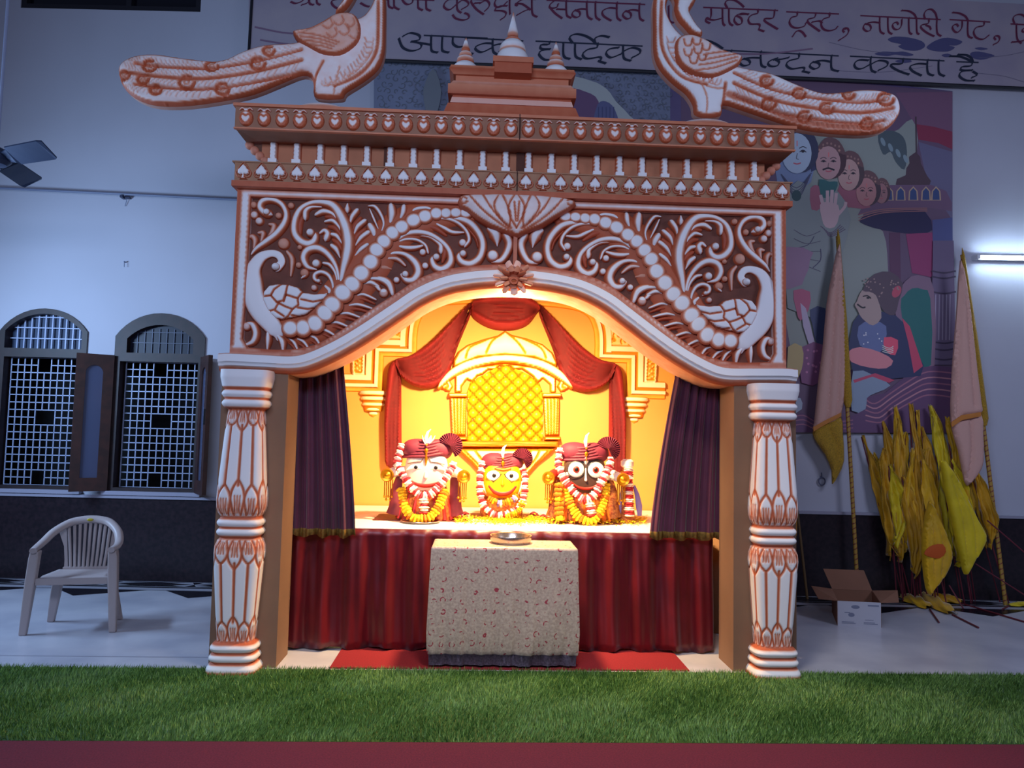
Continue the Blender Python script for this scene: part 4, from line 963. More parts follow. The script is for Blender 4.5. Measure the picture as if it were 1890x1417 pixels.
aL, bL = cz(534, 980)[0], cz(656, 980)[0]; tL0, tL1 = cz(545, 690)[0], cz(634, 690)[0]
aR, bR = cz(1199, 980)[0], cz(1333, 980)[0]; tR0, tR1 = cz(1246, 690)[0], cz(1340, 690)[0]
def g1(a, b, t0, t1):
    def f(u, v):
        w_ = min(1, v/.62); w_ = w_**1.3; return (a+(b-a)*u)*(1-w_)+(t0+(t1-t0)*u)*w_
    return f
z0c = cz(600, 985)[1]-.015
o = sheet('curtain', 0, 1, z0c, 2.45, 4.80, .022, 5.5, [PUR, HEM], nx=110, nz=36, ph=.4, gather=g1(aL, bL, tL0, tL1), hem=.036)
tag(o, 'purple curtain with gold hem gathered at the left of the opening', 'curtain')
z0c = cz(1265, 992)[1]-.01
o = sheet('curtain', 0, 1, z0c, 2.45, 4.80, .022, 5.5, [PUR, HEM], nx=110, nz=36, ph=2.1, gather=g1(aR, bR, tR0, tR1), hem=.036)
tag(o, 'purple curtain with gold hem gathered at the right of the opening', 'curtain')
# ------------------------------------------------------------------ small table under sequinned cloth
tx0, tx1, ty0, ty1, tz = -.255, .625, 4.50, 4.83, .705
st = empty('small_table', ((tx0+tx1)/2, (ty0+ty1)/2, .008), 0, 'small offering table hidden under the beige sequinned cloth', 'table')
hx_, hy_ = (tx1-tx0)/2-.02, (ty1-ty0)/2-.02
mb = MB(); mb.box((-hx_, -hy_, .66), (hx_, hy_, tz-.018)); mb.build('table_top', MATS['plywood'], st, smooth=False)
for x in (-1, 1):
    for y in (-1, 1): mb = MB(); mb.box((x*(hx_-.03)-.02, y*(hy_-.03)-.02, 0), (x*(hx_-.03)+.02, y*(hy_-.03)+.02, .66)); mb.build('leg', MATS['plywood'], st, smooth=False)
def sequin():
    m = bpy.data.materials.new('sequinned_cloth'); m.use_nodes = True; nt = m.node_tree; b = nt.nodes['Principled BSDF']; L = nt.links.new
    tc = nt.nodes.new('ShaderNodeTexCoord')
    n = nt.nodes.new('ShaderNodeTexNoise'); n.inputs['Scale'].default_value = 70; n.inputs['Detail'].default_value = 3; L(tc.outputs['Object'], n.inputs['Vector'])
    r = nt.nodes.new('ShaderNodeValToRGB'); r.color_ramp.elements[0].position = .4; r.color_ramp.elements[1].position = .62
    r.color_ramp.elements[0].color = (*rgb('BAA090'), 1); r.color_ramp.elements[1].color = (*rgb('CFB8A4'), 1); L(n.outputs['Fac'], r.inputs['Fac'])
    # small crescent sprigs
    v = nt.nodes.new('ShaderNodeTexVoronoi'); v.inputs['Scale'].default_value = 16; v.inputs['Randomness'].default_value = .35; L(tc.outputs['Object'], v.inputs['Vector'])
    mm = nt.nodes.new('ShaderNodeMath'); mm.operation = 'COMPARE'; mm.inputs[1].default_value = .25; mm.inputs[2].default_value = .05; L(v.outputs['Distance'], mm.inputs[0])
    n3 = nt.nodes.new('ShaderNodeTexNoise'); n3.inputs['Scale'].default_value = 34; L(tc.outputs['Object'], n3.inputs['Vector'])
    gt = nt.nodes.new('ShaderNodeMath'); gt.operation = 'GREATER_THAN'; gt.inputs[1].default_value = .55; L(n3.outputs['Fac'], gt.inputs[0])
    mu = nt.nodes.new('ShaderNodeMath'); mu.operation = 'MULTIPLY'; L(mm.outputs[0], mu.inputs[0]); L(gt.outputs[0], mu.inputs[1])
    mx = nt.nodes.new('ShaderNodeMix'); mx.data_type = 'RGBA'; L(mu.outputs[0], mx.inputs['Factor']); L(r.outputs['Color'], mx.inputs['A']); mx.inputs['B'].default_value = (*rgb('A8404C'), 1)
    L(mx.outputs['Result'], b.inputs['Base Color']); b.inputs['Roughness'].default_value = .42; b.inputs['Metallic'].default_value = .1
    v2 = nt.nodes.new('ShaderNodeTexVoronoi'); v2.inputs['Scale'].default_value = 170; L(tc.outputs['Object'], v2.inputs['Vector'])
    bp = nt.nodes.new('ShaderNodeBump'); bp.inputs['Strength'].default_value = .55; bp.inputs['Distance'].default_value = .004; L(v2.outputs['Color'], bp.inputs['Height']); L(bp.outputs['Normal'], b.inputs['Normal'])
    return m
SEQ = sequin()
def tablecloth():
    N = 200; per = []
    def rr(w_, d_, t):   # rounded rectangle point by arc parameter
        P4 = [(-w_, -d_), (w_, -d_), (w_, d_), (-w_, d_)]; L4 = [2*w_, 2*d_, 2*w_, 2*d_]; tot = sum(L4); q = t*tot
        for k in range(4):
            if q <= L4[k]:
                a, b = P4[k], P4[(k+1) % 4]; f = q/L4[k]; return (a[0]+(b[0]-a[0])*f, a[1]+(b[1]-a[1])*f)
            q -= L4[k]
        return P4[0]
    w0, d0 = (tx1-tx0)/2, (ty1-ty0)/2; rows = []
    zs_ = [tz, tz, tz-.006, tz-.02, .6, .5, .4, .3, .2, .1, .075, .07, .01]
    ins = [.02, .006, 0, -.002, -.004, -.006, -.008, -.010, -.012, -.006, .0, .006, .008]
    for z_, i_ in zip(zs_, ins):
        row = []
        for k in range(N):
            x, y = rr(w0-i_, d0-i_, k/N); dep = (tz-z_)/tz
            a = math.atan2(y/d0, x/w0); corner = math.exp(-((abs(x)/w0-1)**2+(abs(y)/d0-1)**2)*30)
            dx = corner*.025*dep*math.copysign(1, x); fo = dep*(.008*math.sin(k*.55)+.006*math.sin(k*1.3))
            # a diagonal pull on the right of the front
            pull = .018*math.exp(-((x-.22-(z_-.2)*.6)/.06)**2)*dep if y < -d0*.8 else 0
            row.append((x+dx*.3+fo*.4, y-(fo+pull)*(1 if y < 0 else -1), z_))
        rows.append(row)
    mb = MB(); vs = [p for r_ in rows for p in r_]; fs = []; mi = []
    for j in range(len(rows)-1):
        for k in range(N): fs.append((j*N+k, (j+1)*N+k, (j+1)*N+(k+1) % N, j*N+(k+1) % N)); mi.append(1 if j >= 10 else 0)
    fs.append(tuple(range(N))); mi.append(0)
    mb.add(vs, fs); mb.m = mi
    o = mb.build('table_cloth', [SEQ, mat('silver_border', '6E6070', .35, metal=.4, noise=.5, nscale=90, bump=.5, bscale=300)], ang=50)
    o.location = ((tx0+tx1)/2, (ty0+ty1)/2, .012); tag(o, 'beige cloth with small red sprigs and sequins over the small table', 'tablecloth')
tablecloth()
STL = mat('steel_plate', 'C8B8A8', .25, metal=.9)
def plate(x, y, z, r, h, label, nm='steel_plate'):
    mb = MB(); mb.lathe([(.001, .004), (r*.88, .004), (r*.93, h*.4), (r*.97, h), (r*1.03, h+.002), (r*1.04, h-.002), (r*.99, h*.3), (r*.93, 0), (.001, 0)], (0, 0, 0), 40)
    o = mb.build(nm, STL, loc=(x, y, z)); tag(o, label, 'plate'); return o
p = floor_pt(938, 986, tz+.012); plate(p.x, 4.70, tz+.013, .128, .045, 'round steel plate on the beige cloth of the small table')
p = floor_pt(776, 964, .768); plate(p.x, p.y, .772, .135, .012, 'flat steel plate on the altar before the left idol')
# ------------------------------------------------------------------ idols
AZ = .769
RED = mat('red_satin', 'B8201C', .5); MAR = mat('maroon_velvet', '7A2438', .7, noise=.25, nscale=20); TURB = mat('turban_cloth', '7E2440', .7, noise=.2, nscale=14)
GLD = mat('gold_metal', 'D89A20', .3, metal=.8); BROC = mat('gold_brocade', 'C07A3A', .5, metal=.2, col2='8A3A20', nscale=60, bump=.4, bscale=150)
WHT = mat('white_enamel', 'F4F0EC', .4); BLKP = mat('black_paint', '140C0C', .4); REDP = mat('red_paint', 'B8281C', .45); YF = mat('yellow_paint', 'E8A808', .45); ORP = mat('orange_paint', 'E07010', .45)
WP = mat('white_petals', 'F6EEE6', .7); PP = mat('rose_petals', 'B82030', .7); YP = mat('marigold_yellow', 'F0C010', .8, noise=.3, nscale=90); OP = mat('marigold_orange', 'E07808', .8, noise=.3, nscale=90); PKP = mat('pink_petals', 'D86478', .7); LV = mat('leaf_green', '4A6020', .7); LIL = mat('lilac_cloth', '8070B8', .6)
JF = lambda **k: None
def superball(mb, c, rx, ry, rz, e=.6, mi=0, n=16):
    vs = []; fs = []
    pw = lambda v, q: math.copysign(abs(v)**q, v)
    for j in range(n+1):
        t = -math.pi/2+math.pi*j/n
        for k in range(2*n):
            a = math.pi*k/n; vs.append((c[0]+rx*pw(math.cos(t), e)*pw(math.cos(a), e), c[1]+ry*pw(math.cos(t), e)*pw(math.sin(a), e), c[2]+rz*pw(math.sin(t), e)))
    for j in range(n):
        for k in range(2*n): fs.append((j*2*n+k, j*2*n+(k+1) % (2*n), (j+1)*2*n+(k+1) % (2*n), (j+1)*2*n+k))
    mb.add(vs, fs, mi)
def disc(mb, c, rx, rz, h, mi=0):
    mb.dome(c[0], c[2], rx, rz, c[1], h, mi=mi)
def idol(px, py, s, kind, label):
    p = floor_pt(px, py, AZ); root = empty('idol', (p.x, p.y+.13, AZ+.003), 0, label, 'idol')
    big = kind != 'mid'
    hw = .135 if big else .125; hz = .30 if big else .235; hh = .135 if big else .12; hy = -.03
    mb = MB(); mb.lathe([(.17*s, 0), (.175*s, .03), (.16*s, .12), (.13*s, .20), (.10*s, .26), (.001, .27)], (0, 0, 0), 28, sy=.7)
    mb.build('robe', BROC, root)
    if big:
        mb = MB()
        for k in range(9):
            a = math.pi+math.pi*k/8; mb.tube([(.10*math.cos(a), .07*math.sin(a), .25), (.165*math.cos(a), .118*math.sin(a), .08), (.18*math.cos(a), .128*math.sin(a), .005)], [.008, .012, .014], 6)
        mb.build('robe_pleats', RED if kind == 'left' else ORP, root)
    face = {'left': mat('white_face', 'E8D8CC', .5), 'mid': YF, 'right': mat('dark_face', '4A3630', .4)}[kind]
    mb = MB(); superball(mb, (0, hy, hz), hw, .085, hh, .62); mb.build('head', face, root)
    fy = hy-.083
    if kind == 'right':
        for sx in (-1, 1):
            mb = MB(); disc(mb, (sx*.062, fy+.004, hz+.035), .056, .054, .012); mb.ridge([(sx*.09, hz+.01, .03), (sx*.13, hz+.0, .022), (sx*.165, hz+.008, .006)], fy+.014, .01, base=0); e = mb.build('eye', WHT, root)
            mb = MB(); disc(mb, (sx*.062, fy-.007, hz+.035), .021, .021, .006); mb.build('iris', REDP, e)
            mb = MB(); disc(mb, (sx*.062, fy-.012, hz+.035), .013, .013, .005); mb.build('pupil', BLKP, e)
        mb = MB(); mb.tube([(.0625+.056*math.cos(a)-.0, fy-.003, hz+.035+.054*math.sin(a)) for a in np.linspace(0, 6.283, 25)], .0025, 5, cap=False); mb.tube([(-.0625+.056*math.cos(a), fy-.003, hz+.035+.054*math.sin(a)) for a in np.linspace(0, 6.283, 25)], .0025, 5, cap=False)
        mb.build('eye_outline', BLKP, root)
        mb = MB(); mb.ridge([(0, hz+.115, .03), (0, hz+.09, .036), (0, hz+.06, .008)], fy+.012, .02, base=0); mb.ridge([(-.002, hz+.04, .010), (0, hz-.01, .014), (0, hz-.03, .02)], fy, .014); mb.build('tilak', WHT, root)
        mb = MB(); mb.ridge([(-.09, hz-.045, .008), (-.05, hz-.075, .016), (0, hz-.085, .018), (.05, hz-.075, .016), (.09, hz-.045, .008)], fy+.006, .008); mb.build('mouth', REDP, root)
    elif kind == 'left':
        for sx in (-1, 1):
            mb = MB(); mb.ridge([(sx*.018, hz+.015, .008), (sx*.05, hz+.03, .034), (sx*.085, hz+.028, .032), (sx*.118, hz+.012, .008)], fy+.004, .010); e = mb.build('eye', WHT, root)
            mb = MB(); disc(mb, (sx*.062, fy-.006, hz+.03), .012, .012, .005); mb.build('pupil', BLKP, e)
        mb = MB()
        for sx in (-1, 1): mb.tube([(sx*.012, fy-.002, hz+.10), (sx*.03, fy-.002, hz+.065), (sx*.07, fy-.001, hz+.062), (sx*.115, fy+.008, hz+.05)], .003, 5)
        mb.build('brow', mat('brown_paint', '6A3A2C', .5), root)
        mb = MB(); mb.ridge([(0, hz+.0, .016), (0, hz-.03, .03)], fy+.004, .02); mb.build('nose', face, root)
        mb = MB(); mb.ridge([(-.085, hz-.06, .014), (-.04, hz-.078, .026), (0, hz-.082, .028), (.04, hz-.078, .026), (.085, hz-.06, .014)], fy+.008, .010); mb.build('mouth', REDP, root)
        mb = MB(); mb.ridge([(0, hz+.12, .014), (0, hz+.08, .02), (0, hz+.045, .006)], fy, .014); mb.build('tilak', GLD, root)
    else:
        for sx in (-1, 1):
            mb = MB(); disc(mb, (sx*.058, fy+.004, hz+.036), .046, .034, .010); e = mb.build('eye', WHT, root)
            mb = MB(); disc(mb, (sx*.055, fy-.005, hz+.038), .013, .014, .006); mb.build('pupil', BLKP, e)
        mb = MB()
        for sx in (-1, 1): mb.tube([(sx*.010, fy-.002, hz+.05), (sx*.02, fy-.002, hz+.002+.03), (sx*.058, fy-.001, hz-.002), (sx*.105, fy+.008, hz+.03)], .0025, 5)
        mb.build('eye_outline', BLKP, root)
        mb = MB(); mb.ridge([(-.05, hz+.085, .008), (0, hz+.075, .018), (.05, hz+.085, .008)], fy+.004, .010); mb.build('brow', ORP, root)
        mb = MB(); mb.ridge([(0, hz+.02, .012), (0, hz-.015, .03)], fy+.004, .016); mb.build('nose', YF, root)
        mb = MB(); mb.ridge([(-.085, hz-.03, .012), (-.05, hz-.065, .026), (0, hz-.078, .030), (.05, hz-.065, .026), (.085, hz-.03, .012)], fy+.008, .010); mb.build('mouth', REDP, root)
        mb = MB(); mb.tube([(hw*1.02*math.cos(a), hy-.05, hz+hh*1.0*math.sin(a)) for a in np.linspace(math.pi, 2*math.pi, 20)], .006, 6); mb.build('face_trim', WHT, root)
    if big:
        mb = MB(); mb.ridge([(-.10, hz-.125, .02), (0, hz-.14, .034), (.10, hz-.125, .02)], fy+.03, .02); mb.build('red_scarf', RED, root)
        for sx in (-1, 1):
            mb = MB(); mb.tube([(sx*.10, .0, hz-.005), (sx*.19, -.03, hz-.0), (sx*.235, -.10, hz-.02)], [.034, .034, .031], 12); am = mb.build('arm', WHT if kind == 'left' or sx > 0 else RED, root)
            mb = MB(); mb.lathe([(.001, 0), (.036, 0), (.042, .008), (.036, .02), (.022, .016), (.014, .024), (.001, .026)], (0, 0, 0), 20); d_ = mb.build('gold_ornament', GLD, am); d_.rotation_euler = (math.pi/2, 0, 0); d_.location = (sx*.237, -.115, hz-.022)
            mb = MB()
            for j in range(5): mb.tube([(sx*(.205+.012*j), -.10, hz-.05), (sx*(.205+.012*j), -.10, hz-.15-.02*(j % 2))], .0035, 5); mb.ball((sx*(.205+.012*j), -.10, hz-.155-.02*(j % 2)), .008, n=5)
            mb.build('tassel', GLD, am)
            mb = MB(); mb.tube([(sx*.17, -.02, hz-.03), (sx*.185, -.04, hz-.12), (sx*.19, -.05, hz-.22), (sx*.20, -.05, .03)], [.02, .035, .038, .045], 8, flat=.5); mb.build('side_cloth', MAR if kind == 'left' else BROC, root)
    # turban: two swept rolls, fan crest to the right, brooch and plume
    tb = hz+hh*.62; T = 1.0 if big else .86
    mb = MB()
    for sx, rot in ((-1, 0), (1, 0)):
        vs_ = superball(mb, (sx*.062*T, hy+.02, tb+.055*T), .098*T, .095*T, .068*T, .85)
    for k in range(5):
        z_ = tb+.015*T+.018*k*T; mb.tube([( .155*T*math.cos(a)*(1-.05*k), hy+.02+.105*T*math.sin(a)*(1-.04*k), z_+.020*T*math.cos(a)+.012*abs(math.cos(a))) for a in np.linspace(math.pi, 2*math.pi, 15)], .010*T, 6)
    tu = mb.build('turban', TURB, root)
    mb = MB(); fcx, fcz = .145*T, tb+.085*T
    vs_ = [(fcx, hy-.07, fcz)]; K = 40
    for k in range(K+1):
        a = -1.1+3.9*k/K; r_ = .078*T; vs_.append((fcx-.0+r_*math.cos(a), hy-.055+.016*(k % 2)*1.0, fcz+r_*math.sin(a)))
    mb.add(vs_, [(0, k+1, k+2) for k in range(K)]); f_ = mb.build('crest_fan', mat('fan_cloth', '6A1C38', .7), tu, smooth=False); solid(f_, .006)
    mb = MB(); mb.ball((0, hy-.09*T, tb+.05*T), .012, n=6, sc=(1, .6, 1.3)); mb.ball((0, hy-.088*T, tb+.085*T), .007, n=6); mb.tube([(0, hy-.092*T, tb+.04), (0, hy-.095*T, tb+.005)], .004, 5); mb.build('brooch', GLD, tu)
    mb = MB(); mb.tube([(0, hy-.07*T, tb+.09*T), (-.004, hy-.07*T, tb+.13*T), (.004, hy-.06*T, tb+.165*T), (.022, hy-.05*T, tb+.185*T)], [.006, .012, .008, .002], 7, flat=.5)
    if kind == 'left':
        for q in (-.03, .025, .05): mb.tube([(q*.3, hy-.07, tb+.09), (q*.8, hy-.07, tb+.12), (q, hy-.06, tb+.145)], [.006, .012, .003], 6, flat=.5)
    mb.build('plume', WHT, tu)
    root.scale = (1.14,)*3 if big else (1.16,)*3
    return root
idL = idol(783, 962, 1, 'left', 'white-faced idol in a purple turban, leftmost of the three on the altar')
idM = idol(926, 958, .8, 'mid', 'small yellow-faced idol in a purple turban at the centre of the altar')
idR = idol(1080, 966, 1, 'right', 'dark-faced idol with large round white eyes and purple turban')
# ------------------------------------------------------------------ garlands
def disk_rope(path, r, thick, mats, seq, jit=.25, flowers=False):
    P_ = smoothpath(path, 8); d = np.concatenate([[0], np.cumsum(np.linalg.norm(np.diff(P_, axis=0), axis=1))]); n = max(3, int(d[-1]/thick))
    mb = MB()
    for i in range(n):
        t = (i+.5)/n*d[-1]; c = np.array([np.interp(t, d, P_[:, k]) for k in range(3)]); c2 = np.array([np.interp(min(t+.01, d[-1]), d, P_[:, k]) for k in range(3)]); c1 = np.array([np.interp(max(t-.01, 0), d, P_[:, k]) for k in range(3)])
        ax = Vector(c2-c1).normalized(); sd = ax.cross(Vector((0, 1, 0))); sd = sd.normalized() if sd.length > .1 else Vector((1, 0, 0)); up = sd.cross(ax).normalized(); mi = seq[i % len(seq)]
        rr_ = r*(1+jit*(random.random()-.5)); K = 9 if not flowers else 10; vs = []; fs = []
        rings = [(-.5, .35), (-.35, .85), (0, 1.0), (.35, .85), (.5, .35)]
        for a_, q in rings:
            for k in range(K):
                an = 2*math.pi*k/K+i; w_ = q*rr_*(1+(.28 if k % 2 else -.1)*(1 if flowers else .8))
                v = Vector(c)+ax*(a_*thick*1.02*(1.25 if k % 3 == 0 else 1))+(sd*math.cos(an)+up*math.sin(an))*w_; vs.append(v)
        for j in range(4):
            for k in range(K): fs.append((j*K+k, j*K+(k+1) % K, (j+1)*K+(k+1) % K, (j+1)*K+k))
        fs += [tuple(reversed(range(K))), tuple(4*K+k for k in range(K))]
        mb.add(vs, fs, mi)
    return mb
def garland(root, path, r, th, mats, seq, label, flowers=False, nm='flower_garland'):
    mb = disk_rope([(x, y, z) for x, y, z in path], r, th, mats, seq, flowers=flowers); o = mb.build(nm, mats, ang=60); o.location = root.location; o.scale = root.scale; tag(o, label, 'garland'); return o
WR = [WP, PP, PKP]
sq = [0, 0, 1, 0, 0, 1, 0, 2, 1]
garland(idL, [(-.155, -.05, .47), (-.18, -.10, .36), (-.14, -.15, .29), (-.09, -.165, .22), (-.03, -.175, .165), (.03, -.175, .165), (.09, -.165, .22), (.14, -.15, .29), (.175, -.10, .36)], .024, .015, WR, sq, 'white and rose petal garland round the neck of the left white-faced idol')
garland(idL, [(.0, -.18, .145), (.0, -.185, .10), (0, -.19, .05)], .026, .014, WR, sq, 'short white and rose petal string hanging on the left idol chest')
garland(idL, [(-.15, -.12, .20), (-.13, -.15, .13), (-.10, -.18, .06), (-.05, -.20, .022), (.02, -.205, .025), (.06, -.19, .05), (.10, -.17, .12), (.125, -.14, .20)], .025, .02, [YP, OP], [0, 0, 0, 0, 1], 'yellow marigold garland low on the left white-faced idol', True)
garland(idM, [(-.13, -.06, .36), (-.145, -.10, .26), (-.14, -.13, .16), (-.12, -.15, .09), (-.06, -.17, .035), (.0, -.18, .03), (.06, -.17, .045), (.12, -.15, .09), (.14, -.13, .16), (.145, -.10, .26), (.13, -.06, .32)], .022, .015, WR, sq, 'white and rose petal garland framing the small yellow-faced idol')
garland(idM, [(.02, -.20, .022), (.07, -.19, .04), (.11, -.17, .07), (.13, -.15, .12)], .018, .014, [YP, OP], [0, 0, 1], 'yellow marigold string at the foot of the small yellow-faced idol', True)
garland(idM, [(-.09, -.13, .13), (-.02, -.15, .10), (.05, -.15, .115), (.10, -.13, .15)], .020, .016, [OP, YP, LIL, WP], [0, 0, 1, 0, 2, 3], 'orange and lilac flower garland across the chest of the small idol', True)
garland(idR, [(-.155, -.05, .46), (-.175, -.10, .38), (-.15, -.15, .29), (-.10, -.165, .22), (-.05, -.175, .17), (.0, -.18, .15), (.05, -.175, .19), (.09, -.165, .26), (.13, -.15, .33), (.165, -.10, .41)], .024, .015, WR, sq, 'white and rose petal garland round the neck of the round-eyed dark idol')
garland(idR, [(.02, -.185, .135), (.025, -.19, .09), (.03, -.195, .05)], .028, .014, WR, sq, 'short white and rose petal string hanging on the dark idol chest')
garland(idR, [(-.125, -.13, .235), (-.11, -.16, .15), (-.08, -.18, .08), (-.03, -.20, .03), (.03, -.205, .022), (.07, -.19, .06), (.10, -.17, .12), (.125, -.14, .20), (.13, -.12, .25)], .024, .02, [YP, OP], [0, 0, 0, 0, 0, 1], 'yellow marigold garland hanging on the round-eyed dark idol', True)
garland(idR, [(-.17, -.14, .25), (-.175, -.15, .17), (-.17, -.16, .10), (-.165, -.175, .022)], .026, .028, [OP, YP], [0, 0, 0, 1], 'hanging string of orange marigolds left of the dark idol', True)
# pillar-shaped idol at the right end
p = floor_pt(1160, 966, AZ); su = empty('column_idol', (p.x, p.y+.07, AZ+.003), 0, 'slender post idol wrapped in cloth at the right end of the altar', 'idol')
mb = MB(); mb.lathe([(.065, 0), (.066, .03), (.050, .12), (.040, .30), (.034, .42), (.030, .44), (.001, .45)], (0, 0, 0), 20); mb.build('post', BROC, su)
mb = MB(); mb.lathe([(.037, .40), (.048, .41), (.048, .445), (.03, .46), (.001, .462)], (0, 0, 0), 20); mb.build('white_cap', WHT, su)
mb = MB(); mb.tube([(.045, -.03, .27), (.07, -.03, .2), (.085, -.03, .12), (.09, -.03, .05)], [.01, .018, .024, .016], 8, flat=.4); mb.tube([(-.04, -.02, .25), (-.055, -.03, .15), (-.06, -.03, .05)], [.008, .014, .016], 8, flat=.4); mb.build('lilac_ribbon', LIL, su)
garland(su, [(.0, -.055, .40), (.0, -.065, .3), (.0, -.075, .2), (.0, -.085, .12), (.0, -.09, .05)], .032, .014, WR, [0, 0, 1, 1], 'white and rose petal garland down the slender post idol')
# mats, petals and rose heads on the altar top
def cloth_mat(x0, y0, x1, y1, label):
    mb = MB(); n = 26; pts = []
    for k in range(n): pts.append((x0+(x1-x0)*k/n, y0-.008*(k % 2)))
    for k in range(8): pts.append((x1+.008*(k % 2), y0+(y1-y0)*k/8))
    for k in range(n): pts.append((x1-(x1-x0)*k/n, y1+.008*(k % 2)))
    for k in range(8): pts.append((x0-.008*(k % 2), y1-(y1-y0)*k/8))
    m_ = len(pts); mb.add([(a, b, AZ-.0) for a, b in pts]+[(a, b, AZ+.003) for a, b in pts], [tuple(range(m_, 2*m_)), tuple(reversed(range(m_)))]+[(k, (k+1) % m_, m_+(k+1) % m_, m_+k) for k in range(m_)])
    tag(mb.build('altar_mat', mat('maroon_brocade', '7A2A38', .6, noise=.5, nscale=40), smooth=False), label, 'mat')
a = floor_pt(688, 960, AZ); b = floor_pt(862, 960, AZ); cloth_mat(a.x, a.y+.0, b.x, idL.location.y+.28, 'maroon brocade mat under the left white-faced idol')
a = floor_pt(868, 958, AZ); b = floor_pt(1000, 958, AZ); cloth_mat(a.x, a.y+.03, b.x, idM.location.y+.22, 'maroon brocade mat under the small yellow-faced idol')
a = floor_pt(1012, 966, AZ); b = floor_pt(1145, 966, AZ); cloth_mat(a.x, a.y+.0, b.x, idR.location.y+.26, 'maroon brocade mat under the round-eyed dark idol')
def petals_pile():
    mb = MB()
    for i in range(4200):
        t = random.random(); x = random.gauss(0, 1)
        cxp = random.choice([925, 925, 960, 1000, 1090, 1090, 1150, 1180, 860])+x*22; 
        if not 838 < cxp < 1195: continue
        q = floor_pt(cxp, 962+random.gauss(0, 3.6), AZ)
        if q.y < 5.0: continue
        r_ = random.uniform(.006, .012); a = random.random()*6.28; z_ = AZ+.004+random.random()*.022; ti = random.uniform(-.9, .9)
        u = Vector((math.cos(a), math.sin(a), ti*.5))*r_; v = Vector((-math.sin(a), math.cos(a), random.uniform(-.5, .5)))*r_*.6
        c = Vector((q.x, q.y, z_)); mb.add([c-u, c+v, c+u, c-v], [(0, 1, 2, 3)], 0 if random.random() < .93 else 1)
    o = mb.build('scattered_petals', [mat('yellow_petals', 'F2D408', .7), OP], smooth=False); tag(o, 'loose yellow marigold petals scattered along the altar front', 'petals', kind='stuff')
petals_pile()
k = 0
for px, py, lab in ((846, 956, 'beside the right edge of the left mat'), (858, 952, 'between the left and the small centre idol'), (985, 952, 'just right of the small centre idol'), (1003, 957, 'left of the marigold string by the dark idol')):
    q = floor_pt(px, py, AZ); mb = MB()
    for j in range(3):
        for kk in range(7):
            a = 2*math.pi*kk/7+j*.4; r_ = .008+.008*j; mb.ball((r_*math.cos(a), r_*math.sin(a), .022-.004*j), .009, n=4, sc=(1, 1, .8))
    mb.ball((0, 0, .016), .016, n=6); o = mb.build('rose_head', mat('rose_red', '9A2430', .7), loc=(q.x, q.y, AZ+.004)); tag(o, 'small red rose head lying '+lab, 'flower', 'rose heads on the altar')
